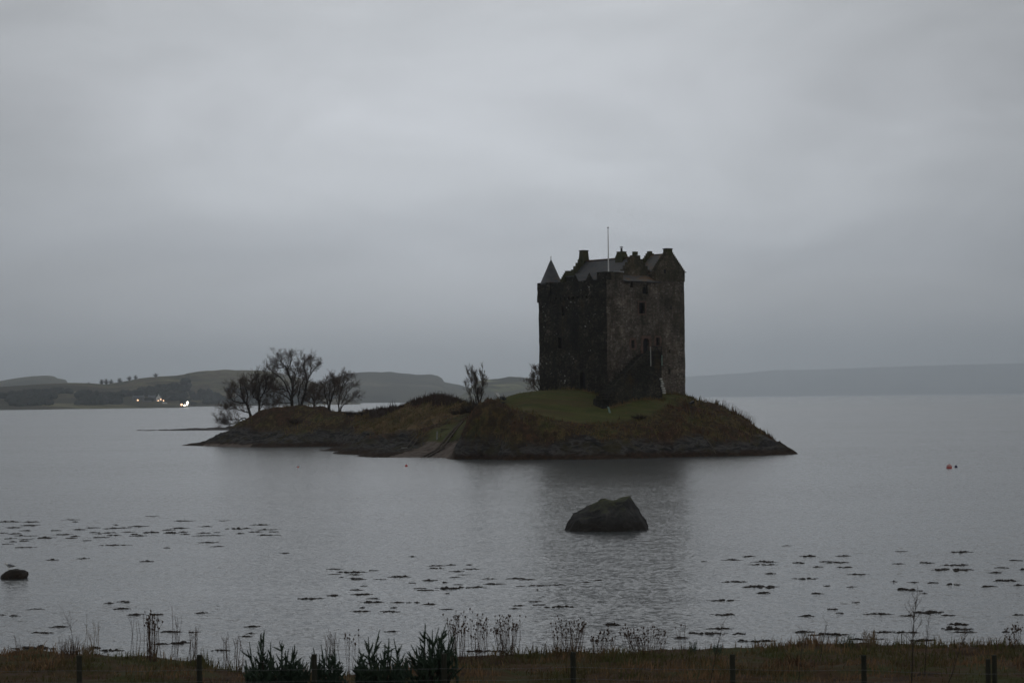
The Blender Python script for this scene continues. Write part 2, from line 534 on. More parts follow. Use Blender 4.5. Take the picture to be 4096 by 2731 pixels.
# wave slopes as a normal field (two wavelengths), ruffled in patches by the wind
def slope_noise(scale, stretch, rot, detail):
    n = N(nt, 'ShaderNodeTexNoise', i_Scale=scale, i_Detail=detail, i_Roughness=0.6, i_Distortion=0.3)
    nt.links.new(coords(nt, stretch, rot=(0, 0, rot)), n.inputs['Vector'])
    v_ = N(nt, 'ShaderNodeVectorMath', operation='SUBTRACT')
    nt.links.new(n.outputs['Color'], v_.inputs[0])
    v_.inputs[1].default_value = (0.5, 0.5, 0.5)
    return v_.outputs[0]


s1 = slope_noise(1.7, (0.7, 1.0, 1), 0.0, 2.0)
s2 = slope_noise(0.38, (0.55, 1.0, 1), 0.25, 2.0)
patch = noise_out(nt, coords(nt, (0.30, 1.0, 1)), 0.028, 4.0, 0.55, 0.6)
pf = ramp(nt, patch, [(0.36, (0.62, 0.62, 0.62)), (0.62, (1, 1, 1))])
sc1 = N(nt, 'ShaderNodeVectorMath', operation='SCALE')
nt.links.new(s1, sc1.inputs[0])
nt.links.new(math_node(nt, 'MULTIPLY', pf, 0.33), sc1.inputs['Scale'])
sc2 = N(nt, 'ShaderNodeVectorMath', operation='SCALE', )
nt.links.new(s2, sc2.inputs[0])
sc2.inputs['Scale'].default_value = 0.075
ad = N(nt, 'ShaderNodeVectorMath', operation='ADD')
nt.links.new(sc1.outputs[0], ad.inputs[0])
s3 = slope_noise(6.0, (0.8, 1.0, 1), 0.5, 1.0)
sc3 = N(nt, 'ShaderNodeVectorMath', operation='SCALE')
nt.links.new(s3, sc3.inputs[0])
nt.links.new(math_node(nt, 'MULTIPLY', pf, 0.95), sc3.inputs['Scale'])
ad0 = N(nt, 'ShaderNodeVectorMath', operation='ADD')
nt.links.new(sc2.outputs[0], ad0.inputs[0])
nt.links.new(sc3.outputs[0], ad0.inputs[1])
nt.links.new(ad0.outputs[0], ad.inputs[1])
fl = N(nt, 'ShaderNodeVectorMath', operation='MULTIPLY')
nt.links.new(ad.outputs[0], fl.inputs[0])
fl.inputs[1].default_value = (1, 1, 0)
up_ = N(nt, 'ShaderNodeVectorMath', operation='ADD')
nt.links.new(fl.outputs[0], up_.inputs[0])
up_.inputs[1].default_value = (0, 0, 1)
nm = N(nt, 'ShaderNodeVectorMath', operation='NORMALIZE')
nt.links.new(up_.outputs[0], nm.inputs[0])
nt.links.new(nm.outputs[0], b.inputs['Normal'])
M['water'] = mt
mb = MB()
xs = [-14800, -8800, -3000, -1000, -300, -100, 0, 100, 300, 1000, 3000, 8800, 14800]
ys = [-180, 0, 40, 80, 160, 320, 640, 1300, 2600, 5000, 9000, 14800, 27000]
for y in ys:
    for x in xs:
        mb.v.append((x, y, 0))
nx = len(xs)
for j in range(len(ys) - 1):
    for i in range(nx - 1):
        mb.f.append((j * nx + i, j * nx + i + 1, (j + 1) * nx + i + 1, (j + 1) * nx + i))
structure(mb.build('water', M['water']))

# ------------------------------------------------------------------ distant hills
def hill(name, sky, shore, mat, Yr, seed, back=1500, rows=34, rough=1.0, bulge=0.55):
    """sky: skyline (px,py) at distance Yr(px); shore: (px, distance) of the waterline"""
    sx = np.array([p[0] for p in sky], float)
    sy = np.array([p[1] for p in sky], float)
    hx = np.array([p[0] for p in shore], float)
    hy = np.array([p[1] for p in shore], float)
    ncol = max(80, int((sx[-1] - sx[0]) / 6))
    px = np.linspace(sx[0], sx[-1], ncol)
    mb = MB()
    mb.smooth = True
    tot = rows + 8
    for j in range(tot):
        for i in range(ncol):
            x = px[i]
            Y0 = np.interp(x, hx, hy)
            Y1 = Y0 + Yr
            top = at(x, float(np.interp(x, sx, sy)), Y1).z
            X1 = at(x, 1500, Y1).x
            if j < rows:
                t = j / (rows - 1)
                Y = Y0 + (Y1 - Y0) * t
                prof = t ** bulge * (0.85 + 0.15 * t) if t > 0 else 0
                z = top * prof
                if 0 < t < 1:
                    z += top * rough * 0.16 * float(fbm(np.array(X1 / 160.0), np.array(Y / 160.0), 5, seed)) * math.sin(math.pi * t)
                    z = min(z, CAMZ + (top - CAMZ) * (Y / Y1) * 0.995 if top > CAMZ else z)
                else:
                    z += top * 0.02 * rough * float(fbm(np.array(X1 / 25.0), np.array(seed * 3.1), 4, seed)) if t == 1 else -1.0
            else:
                t = (j - rows + 1) / 8
                Y = Y1 + back * t
                z = top * (1 - t) ** 1.3 - 1.0 * t
            X = (x - 2048) / FPX * Y
            mb.v.append((X, Y, z))
    for j in range(tot - 1):
        for i in range(ncol - 1):
            a = j * ncol + i
            mb.f.append((a, a + 1, a + ncol + 1, a + ncol))
    return structure(mb.build(name, mat))


hill('hill', [(-1500, 1480), (-700, 1500), (-200, 1530), (0, 1546), (100, 1540), (200, 1534), (272, 1530), (340, 1532), (425, 1536), (489, 1527), (553, 1515), (638, 1504), (702, 1502),
              (787, 1487), (850, 1481), (893, 1477), (950, 1480), (1000, 1480), (1076, 1483), (1142, 1497), (1200, 1512), (1242, 1524), (1300, 1548), (1360, 1580), (1410, 1604), (1440, 1613)],
     [(-1500, 2250), (0, 2470), (300, 2560), (600, 2650), (715, 2690), (735, 2900), (760, 3250), (900, 3300), (1440, 3500)], M['near_hill'], 620, 3, 900, 44, 1.0, 0.95)
hill('hill', [(-900, 1470), (-300, 1500), (0, 1523), (60, 1513), (130, 1504), (190, 1502), (215, 1505), (228, 1513), (262, 1518), (272, 1534), (330, 1560), (420, 1600), (470, 1616)],
     [(-900, 4600), (470, 4800)], M['far_hill'], 700, 5, 1000, 24, 0.7)
hill('hill', [(1180, 1604), (1260, 1560), (1310, 1520), (1391, 1493), (1430, 1490), (1474, 1486), (1520, 1489), (1562, 1487), (1612, 1493), (1667, 1499), (1722, 1496), (1750, 1503), (1767, 1513), (1775, 1528),
              (1838, 1540), (1877, 1551), (1960, 1566), (2060, 1580), (2160, 1594)],
     [(1180, 5000), (1450, 5150), (2160, 5600)], M['far_hill'], 600, 8, 1200, 30, 0.6, 0.45)
hill('hill', [(1800, 1598), (1850, 1575), (1879, 1550), (1904, 1527), (1938, 1518), (1994, 1514), (2036, 1507), (2079, 1507), (2121, 1514), (2160, 1520), (2250, 1535), (2400, 1555), (2560, 1575), (2700, 1588)],
     [(1800, 3700), (2700, 4200)], M['green_hill'], 420, 11, 900, 34, 1.1, 0.6)
hill('hill', [(-2400, 1490), (-800, 1510), (400, 1545), (1600, 1560), (2400, 1530), (2745, 1506), (3000, 1490), (3093, 1480), (3280, 1478), (3466, 1470), (3746, 1461), (4096, 1452), (4700, 1440), (6400, 1440)],
     [(-2400, 23000), (2745, 24000), (3400, 23500), (6400, 22500)], M['far_hill'], 2500, 13, 800, 20, 0.5)

# ------------------------------------------------------------------ island terrain
yh_px = lambda px: 1592 - 0.01047 * (px - 2048)
coast = [(735, 1781), (800, 1783), (860, 1785), (930, 1787), (1000, 1788), (1130, 1788), (1260, 1786), (1330, 1784),
         (1600, 1829), (1700, 1828), (1800, 1832), (1900, 1836), (2000, 1838), (2100, 1838), (2250, 1837), (2400, 1836),
         (2550, 1833), (2700, 1828), (2850, 1825), (3000, 1822), (3100, 1819), (3163, 1817)]
ctrl = []
for (px, py) in coast:
    p = sea(px, py, 0.0)
    ctrl.append((p.x, p.y, 0.0))
    q = p + (p - CAMP).normalized() * -5
    ctrl.append((q.x, q.y, -0.9))
vis = [  # (px, py, distance) of ground the photograph shows
    (2050, 1745, 262), (2180, 1742, 262.5), (2300, 1738, 263), (2500, 1740, 264.5), (2700, 1738, 267), (2900, 1738, 270), (3030, 1752, 272),
    (2080, 1652, 268), (2180, 1664, 268), (2260, 1688, 267), (2400, 1692, 267.5), (2520, 1690, 268.5), (2620, 1662, 271), (2700, 1626, 277),
    (1960, 1640, 269), (1925, 1690, 266), (1890, 1740, 266), (2000, 1602, 277), (1850, 1785, 270),
    (2431, 1602, 276), (2330, 1560, 281), (2250, 1563, 285), (2166, 1575, 288), (2746, 1586, 285), (2640, 1592, 279), (2560, 1600, 276),
    (2100, 1581, 290), (2050, 1586, 289), (1995, 1598, 287), (1960, 1614, 286),
    (2790, 1599, 285), (2850, 1622, 284), (2930, 1652, 283), (2980, 1682, 281), (3020, 1716, 280), (3080, 1747, 278), (3120, 1772, 276), (3150, 1797, 273.5),
    (1760, 1768, 284), (1640, 1782, 287), (1770, 1718, 290), (1830, 1706, 291), (1700, 1706, 294), (1836, 1768, 281),
    (1660, 1745, 291), (1600, 1768, 294), (1545, 1772, 300), (1580, 1750, 302),
    (1480, 1680, 348), (1560, 1664, 342), (1650, 1655, 333), (1740, 1646, 325), (1850, 1655, 308),
    (1480, 1722, 336), (1600, 1715, 315), (1700, 1680, 308), (1780, 1680, 300), (1880, 1672, 292),
    (1500, 1688, 362), (1600, 1660, 357), (1680, 1630, 352), (1740, 1604, 347), (1800, 1600, 342), (1850, 1616, 332), (1895, 1622, 312),
    (935, 1714, 368), (985, 1674, 366), (1050, 1647, 364), (1120, 1635, 363), (1200, 1632, 362), (1290, 1640, 360), (1370, 1657, 356), (1430, 1665, 350),
    (1000, 1738, 359), (1150, 1698, 358), (1300, 1705, 352), (1100, 1742, 354), (1250, 1738, 350), (1400, 1742, 343), (1340, 1758, 346), (1440, 1748, 341),
    (860, 1756, 369), (800, 1770, 370),
]
for (px, py, Y) in vis:
    p = at(px, py, Y)
    ctrl.append((p.x, p.y, p.z))
ctrl += [(13, 292, 7.2), (18, 298, 6.2), (6, 300, 6.0), (24, 297, 4.5), (0, 300, 5), (12, 310, 0.5), (22, 308, 0.0), (2, 312, 0.5), (30, 292, 1.0), (33, 284, -0.8),
         (36, 276, -1.2), (38, 268, -1.4), (12, 322, -1.5), (30, 302, -1.5), (2, 334, -1.2), (-10, 363, 1.0), (-16, 374, 1), (-5, 352, 0.8), (-2, 342, 0.0), (-3, 358, -1.3), (1, 346, -1.4), (-22, 378, -1.0),
         (-14, 384, -1.4), (-30, 374, 3.4), (-36, 378, 3.6), (-44, 378, 2.0), (-40, 392, -1.0), (-30, 390, -1.2), (-52, 382, -0.8), (-58, 372, -1.0),
         (-24, 371, 2.6), (-62, 366, -1.5), (-52, 352, -1.5), (-40, 335, -1.5), (-30, 325, -1.4), (-44, 400, -1.5),
         (-23, 318, 0.45), (-20, 318, 0.5), (-26, 318, 0.1), (-20, 329, -1.3), (-23, 331, -1.3), (-21, 333, -1.0), (-24, 334, -1.1), (-28, 335, -1.2), (-27, 327, -1.2), (-26, 309, -0.8), (-21, 308, -0.5),
         (-16, 300, 0.5), (-17, 282, 0.25), (-15, 285, 0.8), (-14.5, 279, 0.2), (-19, 279, -0.25), (-22, 284, -0.6), (-22, 292, -0.6), (-18, 273, -0.8), (-14, 268, -0.8), (-26, 298, -1.0)]
ctrl = np.array(ctrl)


def rbf_fit(P, vals, c=2.0, lam=0.02):
    n = len(P)
    d = np.sqrt(((P[:, None, :] - P[None, :, :]) ** 2).sum(-1) + c * c)
    A = np.zeros((n + 3, n + 3))
    A[:n, :n] = d + np.eye(n) * -lam
    A[:n, n] = 1
    A[:n, n + 1:] = P
    A[n, :n] = 1
    A[n + 1:, :n] = P.T
    rhs = np.concatenate([vals, np.zeros(3)])
    w = np.linalg.solve(A, rhs)

    def ev(X, Y):
        X = np.atleast_1d(X).astype(float)
        Y = np.atleast_1d(Y).astype(float)
        out = w[n] + w[n + 1] * X + w[n + 2] * Y
        for k in range(n):
            out = out + w[k] * np.sqrt((X - P[k, 0]) ** 2 + (Y - P[k, 1]) ** 2 + c * c)
        return out
    return ev


isl_base = rbf_fit(ctrl[:, :2], ctrl[:, 2])


def inside(X, Y, poly):
    r = np.zeros(X.shape, bool)
    n = len(poly)
    for k in range(n):
        x1, y1 = poly[k]
        x2, y2 = poly[(k + 1) % n]
        if y1 == y2:
            continue
        c = ((y1 > Y) != (y2 > Y)) & (X < (x2 - x1) * (Y - y1) / (y2 - y1) + x1)
        r ^= c
    return r


def poly_px(pts):
    return [((px - 2048) / FPX * Y, Y) for (px, Y) in pts]


LAWN = poly_px([(1990, 281), (2040, 272), (2090, 269.0), (2170, 268.5), (2255, 267.4), (2330, 266.8), (2400, 267.5), (2520, 268.5), (2610, 271), (2680, 276), (2740, 285), (2740, 300), (2160, 300), (2030, 294)])
SAND = poly_px([(1560, 268), (1812, 264), (1806, 272), (1850, 276), (1845, 282), (1800, 286.5), (1735, 287.5), (1690, 285), (1640, 284), (1590, 280)])
SAND2 = poly_px([(790, 345), (1010, 345), (1000, 352.5), (930, 357.5), (850, 361), (800, 362)])
PATHG = poly_px([(1730, 284), (1850, 282), (1880, 292), (1780, 293), (1700, 290)])


def masks(X, Y, z):
    jx = X + 1.5 * fbm(X / 2.2, Y / 2.2, 4, 31)
    jy = Y + 1.3 * fbm(X / 2.2, Y / 2.2, 4, 37)
    lawn = inside(jx, jy, LAWN) | inside(jx, jy, PATHG)
    sand = (inside(jx, jy, SAND) & (z < 1.7)) | (inside(jx, jy, SAND2) & (z < 0.35))
    rock = np.clip((2.7 + 1.3 * fbm(X / 5, Y / 5, 3, 41) - z) / 0.9, 0, 1)
    rock = np.where(sand | lawn, 0, rock)
    return lawn.astype(float), rock, sand.astype(float)


SCRUB = poly_px([(1440, 351), (1500, 349), (1600, 343), (1700, 335), (1780, 327), (1850, 316), (1900, 308), (1895, 330), (1850, 342), (1740, 362), (1600, 370), (1470, 372)])
TAN = poly_px([(1420, 346), (1560, 345), (1740, 334), (1870, 312), (1900, 296), (1700, 299), (1560, 306), (1400, 330)])


def island_h(X, Y):
    X = np.atleast_1d(np.asarray(X, float))
    Y = np.atleast_1d(np.asarray(Y, float))
    z = isl_base(X, Y)
    lawn, rock, sand = masks(X, Y, z)
    amp_b = (1 - lawn) * (1 - rock) * (1 - sand)
    up = np.clip((z + 0.5) / 1.6, 0, 1)
    d = amp_b * (0.50 * fbm(X / 2.0, Y / 1.8, 3, 3) + 0.16 * fbm(X / 0.6, Y / 0.6, 2, 9))
    # slanting beds of rock
    s = X * 0.5 + z * 1.6
    d = d + rock * (0.55 * ridged(X / 2.4, Y / 1.7, 5, 15) + 0.34 * ridged(s / 1.0, Y / 3.0, 4, 19) - 0.18)
    d = d + lawn * 0.07 * fbm(X / 1.6, Y / 1.6, 3, 23) + sand * 0.05 * fbm(X / 3, Y / 1.5, 3, 27)
    z = z + d * up
    return z


def island_z(x, y):
    return float(island_h(x, y)[0])


gx = np.concatenate([np.arange(-64, 42.01, 0.36)])
gy = np.concatenate([np.arange(252, 302, 0.36), np.arange(302, 404, 0.6)])
GX, GY = np.meshgrid(gx, gy)
GZ = island_h(GX.ravel(), GY.ravel()).reshape(GX.shape)
BZ = isl_base(GX.ravel(), GY.ravel())
lawn, rock, sand = masks(GX.ravel(), GY.ravel(), BZ)
GZs = np.maximum(GZ, -1.6)
V = np.stack([GX.ravel(), GY.ravel(), GZs.ravel()], 1)
ny_, nx_ = GX.shape
F = []
keep = (GZ > -1.0)
k4 = keep[:-1, :-1] | keep[1:, :-1] | keep[:-1, 1:] | keep[1:, 1:]
for j, i in zip(*np.nonzero(k4)):
    a = j * nx_ + i
    F.append((int(a), int(a + 1), int(a + nx_ + 1), int(a + nx_)))
used = np.zeros(len(V), bool)
used[np.array(F).ravel()] = True
remap = -np.ones(len(V), int)
remap[used] = np.arange(used.sum())
F = [tuple(int(remap[q]) for q in f) for f in F]
me = bpy.data.meshes.new('island')
me.from_pydata(V[used].tolist(), [], F)
rku = rock[used]
me.polygons.foreach_set('use_smooth', [bool(rku[f[0]] < 0.4) for f in F])
ca = me.color_attributes.new('cover', 'FLOAT_COLOR', 'POINT')
def blur(a, n):
    a = a.reshape(GX.shape)
    for _ in range(n):
        a = (a + np.roll(a, 1, 0) + np.roll(a, -1, 0) + np.roll(a, 1, 1) + np.roll(a, -1, 1)) / 5
    return a.ravel()


fx, fy = GX.ravel(), GY.ravel()
wx, wy = fx + 0.9 * fbm(fx / 1.7, fy / 1.7, 3, 71), fy + 0.9 * fbm(fx / 1.7, fy / 1.7, 3, 73)
scrub_m = blur(inside(wx, wy, SCRUB).astype(float), 2)
tan_m = blur((inside(wx, wy, TAN) & (fbm(fx / 2.5, fy / 1.5, 3, 83) > -0.25)).astype(float), 2)
lawn_s = blur(lawn, 4)
cc = np.stack([lawn_s, rock, sand, np.ones_like(lawn)], 1)[used]
ca.data.foreach_set('color', cc.ravel())
cb = me.color_attributes.new('growth', 'FLOAT_COLOR', 'POINT')
cc = np.stack([scrub_m, tan_m, tan_m * 0, np.ones_like(lawn)], 1)[used]
cb.data.foreach_set('color', cc.ravel())
mt, nt, b = new_mat('island_ground', 0.95, 0.15)
at_n = N(nt, 'ShaderNodeAttribute', attribute_name='cover')
scv = N(nt, 'ShaderNodeSeparateColor')
nt.links.new(at_n.outputs['Color'], scv.inputs[0])
oc = coords(nt)
nb = noise_out(nt, oc, 0.32, 6.0, 0.6, 0.5)
brack = ramp(nt, nb, [(0.28, (0.035, 0.022, 0.013)), (0.40, (0.090, 0.047, 0.026)), (0.48, (0.05, 0.034, 0.018)), (0.55, (0.11, 0.078, 0.034)), (0.63, (0.058, 0.062, 0.020)), (0.75, (0.12, 0.085, 0.035))])
nb2 = noise_out(nt, oc, 1.5, 4.0, 0.6)
brack = mixc(nt, ramp(nt, nb2, [(0.42, (0.7, 0.7, 0.7)), (0.6, (0, 0, 0))]), brack, (0.028, 0.020, 0.012))
nl = noise_out(nt, coords(nt, (0.35, 1, 1)), 0.55, 6.0, 0.65, 0.4)
lawnc = ramp(nt, nl, [(0.3, (0.045, 0.052, 0.017)), (0.5, (0.078, 0.085, 0.027)), (0.7, (0.115, 0.100, 0.042))])
nr = noise_out(nt, coords(nt, (0.7, 0.7, 2.2), rot=(0, 0.5, 0)), 0.9, 7.0, 0.65, 0.6)
rockc = ramp(nt, nr, [(0.3, (0.010, 0.0098, 0.0098)), (0.45, (0.030, 0.028, 0.027)), (0.56, (0.085, 0.080, 0.075)), (0.64, (0.028, 0.023, 0.018)), (0.8, (0.062, 0.046, 0.028))])
moss = noise_out(nt, oc, 0.5, 4.0, 0.6)
rockc = mixc(nt, ramp(nt, moss, [(0.5, (0, 0, 0)), (0.64, (0.8, 0.8, 0.8))]), rockc, (0.045, 0.038, 0.018))
so = N(nt, 'ShaderNodeSeparateXYZ')
geo = N(nt, 'ShaderNodeNewGeometry')
nt.links.new(geo.outputs['Position'], so.inputs[0])
zz = math_node(nt, 'MULTIPLY_ADD', noise_out(nt, oc, 0.9, 4.0), 0.9, so.outputs[2])
weedf = ramp(nt, math_node(nt, 'MULTIPLY', zz, 0.5), [(0.40, (1, 1, 1)), (0.62, (0, 0, 0))])
nw = noise_out(nt, oc, 1.8, 5.0, 0.65)
weedc = ramp(nt, nw, [(0.3, (0.014, 0.010, 0.007)), (0.55, (0.036, 0.021, 0.012)), (0.75, (0.056, 0.034, 0.018))])
rockc = mixc(nt, weedf, rockc, weedc)
ns = noise_out(nt, oc, 1.2, 5.0, 0.6)
sandc = ramp(nt, ns, [(0.30, (0.06, 0.047, 0.038)), (0.45, (0.12, 0.096, 0.080)), (0.65, (0.18, 0.147, 0.122))])
worn = noise_out(nt, coords(nt, (0.22, 1, 1), rot=(0, 0, -0.15)), 0.33, 5.0, 0.6, 0.6)
lawnc = mixc(nt, ramp(nt, worn, [(0.50, (0, 0, 0)), (0.66, (0.8, 0.8, 0.8))]), lawnc, (0.085, 0.062, 0.032))
at_g = N(nt, 'ShaderNodeAttribute', attribute_name='growth')
scg = N(nt, 'ShaderNodeSeparateColor')
nt.links.new(at_g.outputs['Color'], scg.inputs[0])
tanc = ramp(nt, nb2, [(0.35, (0.085, 0.055, 0.027)), (0.55, (0.17, 0.115, 0.056)), (0.7, (0.10, 0.082, 0.035))])
brack = mixc(nt, scg.outputs[1], brack, tanc)
brack = mixc(nt, scg.outputs[0], brack, (0.030, 0.018, 0.013))
c = mixc(nt, scv.outputs[0], brack, lawnc)
c = mixc(nt, scv.outputs[1], c, rockc)
c = mixc(nt, scv.outputs[2], c, sandc)
nt.links.new(c, b.inputs['Base Color'])
nrm = noise_out(nt, oc, 2.2, 6.0, 0.65)
bump(nt, b, nrm, 0.8, 0.22)
me.materials.append(mt)
o = bpy.data.objects.new('island', me)
C.objects.link(o)
structure(o)

# low reef far to the left behind the islet
mb = MB()
mb.smooth = True
rr = np.random.RandomState(4)
xs = np.linspace(-97, -62, 150)
ys = np.linspace(552, 576, 26)
for y in ys:
    for x in xs:
        tt = (y - 552) / 24
        hgt = (0.10 + 1.15 * ((x + 97) / 35) ** 1.4) * math.sin(math.pi * tt) - 0.25 + 0.35 * float(fbm(np.array(x / 1.6), np.array(y / 3.0), 4, 50)) * math.sin(math.pi * tt)
        mb.v.append((x, y, hgt))
for j in range(len(ys) - 1):
    for i in range(len(xs) - 1):
        a = j * len(xs) + i
        mb.f.append((a, a + 1, a + len(xs) + 1, a + len(xs)))
structure(mb.build('reef', M['seaweed']))

# ------------------------------------------------------------------ castle
PHI = math.radians(52)
C0 = at(2431, 1600, 277.0)
C0.z = 6.4
Ud = Vector((-math.cos(PHI), math.sin(PHI), 0))      # along the left face, away from the near corner
Vd = Vector((math.sin(PHI), math.cos(PHI), 0))       # along the right face
nL = -Vd                                             # outward normal of the left face (v = 0)
nR = -Ud                                             # outward normal of the right face (u = 0)
LA, LB = 13.15, 12.65
ZB, ZT = 4.6, 21.2


def W(u, v, z):
    return Vector((C0.x, C0.y, 0)) + Ud * u + Vd * v + Vector((0, 0, z))


def pxR(px, py, u=0.0):
    p = on_plane(px, py, W(u, 0, 0), nR)
    return (p - W(u, 0, 0)).dot(Vd), p.z


def pxL(px, py, v=0.0):
    p = on_plane(px, py, W(0, v, 0), nL)
    return (p - W(0, v, 0)).dot(Ud), p.z


castle = thing('tower_house', (C0.x, C0.y, 6.4), 'old stone tower house with crow-stepped gables standing on the grassy islet', 'castle')


def jit(p, a=0.05):
    q = Vector(p)
    return q + Vector((mnoise.noise(q * 0.9), mnoise.noise(q * 0.9 + Vector((9, 3, 1))), 0)) * a + Vector((mnoise.noise(q * 2.7), mnoise.noise(q * 2.7 + Vector((4, 7, 2))), mnoise.noise(q * 2.3) * 0.5)) * a * 0.7


def facade(fn, s0, s1, z0, z1, openings, depth_fn, step=0.55):
    """a wall face as a grid with real openings cut out and their reveals"""
    mb = MB()
    def lines(a, b_, cuts):
        n = max(1, int(round((b_ - a) / step)))
        base = [a + (b_ - a) * k / n for k in range(n + 1)]
        base = [q for q in base if all(abs(q - c_) > 0.12 for c_ in cuts) or q in (a, b_)]
        return sorted(set(base + [c_ for c_ in cuts if a < c_ < b_]))
    S = lines(s0, s1, [o_[0] for o_ in openings] + [o_[1] for o_ in openings])
    Z = lines(z0, z1, [o_[2] for o_ in openings] + [o_[3] for o_ in openings])
    idx = {}
    for j, z in enumerate(Z):
        for i, s in enumerate(S):
            idx[(i, j)] = len(mb.v)
            mb.v.append(tuple(jit(fn(s, z))))
    for j in range(len(Z) - 1):
        for i in range(len(S) - 1):
            cs, cz = (S[i] + S[i + 1]) / 2, (Z[j] + Z[j + 1]) / 2
            if any(o_[0] < cs < o_[1] and o_[2] < cz < o_[3] for o_ in openings):
                continue
            mb.f.append((idx[(i, j)], idx[(i + 1, j)], idx[(i + 1, j + 1)], idx[(i, j + 1)]))
    for o_ in openings:
        a, b_, c_, d_ = o_[:4]
        loop = [(a, c_), (b_, c_), (b_, d_), (a, d_)]
        for k in range(4):
            p, q = loop[k], loop[(k + 1) % 4]
            P, Q = jit(fn(*p)), jit(fn(*q))
            mb.quad(P, Q, Q + depth_fn, P + depth_fn)
    return mb


def opening(face, px, top, bot, w):
    f = pxR if face == 'R' else pxL
    a, zt = f(px - w / 2, top)
    b_, _ = f(px + w / 2, top)
    _, zb = f(px, bot)
    return (min(a, b_), max(a, b_), zb, zt)


R_open = [opening('R', 2567, 1210, 1254, 24), opening('R', 2584, 1352, 1413, 25), opening('R', 2531, 1360, 1392, 13), opening('R', 2631, 1350, 1382, 14),
          opening('R', 2526, 1126, 1150, 12), opening('R', 2581, 1136, 1176, 20), opening('R', 2684, 1222, 1238, 6),
          opening('R', 2679, 1400, 1412, 7), opening('R', 2677, 1475, 1496, 7)]
L_open = [opening('L', 2240, 1350, 1393, 16), opening('L', 2331, 1486, 1556, 22), opening('L', 2252, 1228, 1262, 11)]
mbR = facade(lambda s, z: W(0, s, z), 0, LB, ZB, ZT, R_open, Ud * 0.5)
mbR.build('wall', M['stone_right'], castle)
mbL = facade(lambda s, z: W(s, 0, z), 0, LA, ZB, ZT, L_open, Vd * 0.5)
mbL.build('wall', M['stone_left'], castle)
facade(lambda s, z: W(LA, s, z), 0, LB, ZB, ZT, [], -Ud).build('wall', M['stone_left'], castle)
facade(lambda s, z: W(s, LB, z), 0, LA, ZB, ZT, [], -Vd).build('wall', M['stone_wing'], castle)
mb = MB()
mb.quad(W(0.05, 0.05, 20.4), W(LA - 0.05, 0.05, 20.4), W(LA - 0.05, LB - 0.05, 20.4), W(0.05, LB - 0.05, 20.4))
mb.build('wall_walk', M['stone_wing'], castle)

# windows and doors set back inside their openings
def pane(face, o_, kind='window'):
    a, b_, c_, d_ = o_[:4]
    fn = (lambda s, z, k: W(k, s, z)) if face == 'R' else (lambda s, z, k: W(s, k, z))
    mb = MB()
    loop = [fn(a - 0.1, c_ - 0.1, 0.42), fn(b_ + 0.1, c_ - 0.1, 0.42), fn(b_ + 0.1, d_ + 0.1, 0.42), fn(a - 0.1, d_ + 0.1, 0.42)]
    mb.prism(loop, (Ud if face == 'R' else Vd) * 0.06)
    w = mb.build(kind, M['dark_opening'] if kind == 'window' else M['door_wood'], castle)
    if b_ - a > 0.5 and kind == 'window':
        fr = MB()
        t = 0.045
        cx, cz = (a + b_) / 2, (c_ + d_) / 2
        for (s0, s1, z0, z1) in ((a, a + t, c_, d_), (b_ - t, b_, c_, d_), (a, b_, c_, c_ + t), (a, b_, d_ - t, d_), (cx - t / 2, cx + t / 2, c_, d_), (a, b_, cz - t / 2, cz + t / 2)):
            fr.prism([fn(s0, z0, 0.36), fn(s1, z0, 0.36), fn(s1, z1, 0.36), fn(s0, z1, 0.36)], (Ud if face == 'R' else Vd) * 0.05)
        f_ = fr.build('frame', M['door_wood'], w)
        f_.location = (0, 0, 0)
    return w


for k, o_ in enumerate(R_open):
    pane('R', o_, 'door' if k == 1 else 'window')
for k, o_ in enumerate(L_open):
    pane('L', o_, 'door' if k == 1 else 'window')

# dressed red sandstone surrounds, arch heads and hood
def surround(face, o_, mat, w=0.22, arch=False):
    a, b_, c_, d_ = o_[:4]
    fn = (lambda s, z: W(-0.05, s, z)) if face == 'R' else (lambda s, z: W(s, -0.05, z))
    off = (Ud if face == 'R' else Vd) * 0.16
    mb = MB()
    rng = random.Random(int(a * 100))
    z = c_
    while z < d_ - 0.05:
        h = min(rng.uniform(0.25, 0.4), d_ - z)
        for (s0, s1) in ((a - w * rng.uniform(0.7, 1.5), a), (b_, b_ + w * rng.uniform(0.7, 1.5))):
            mb.prism([fn(s0, z + 0.01), fn(s1, z + 0.01), fn(s1, z + h - 0.01), fn(s0, z + h - 0.01)], off)
        z += h
    if arch:
        cx, r = (a + b_) / 2, (b_ - a) / 2
        # spandrels closing the square opening down to a round arch
        for sgn in (-1, 1):
            pts = [fn(cx + sgn * r, d_)]
            for k in range(7):
                t = math.pi / 2 * k / 6
                pts.append(fn(cx + sgn * r * math.cos(t), d_ - r + r * math.sin(t)))
            if sgn < 0:
                pts.reverse()
            mb.prism(pts, off * 2.2)
    mb.prism([fn(a - w, d_ + 0.01), fn(b_ + w, d_ + 0.01), fn(b_ + w, d_ + w), fn(a - w, d_ + w)], off)
    if not arch:
        mb.prism([fn(a - w * 0.8, c_ - w * 0.8), fn(b_ + w * 0.8, c_ - w * 0.8), fn(b_ + w * 0.8, c_ - 0.01), fn(a - w * 0.8, c_ - 0.01)], off)
    return mb.build('surround', mat, castle)


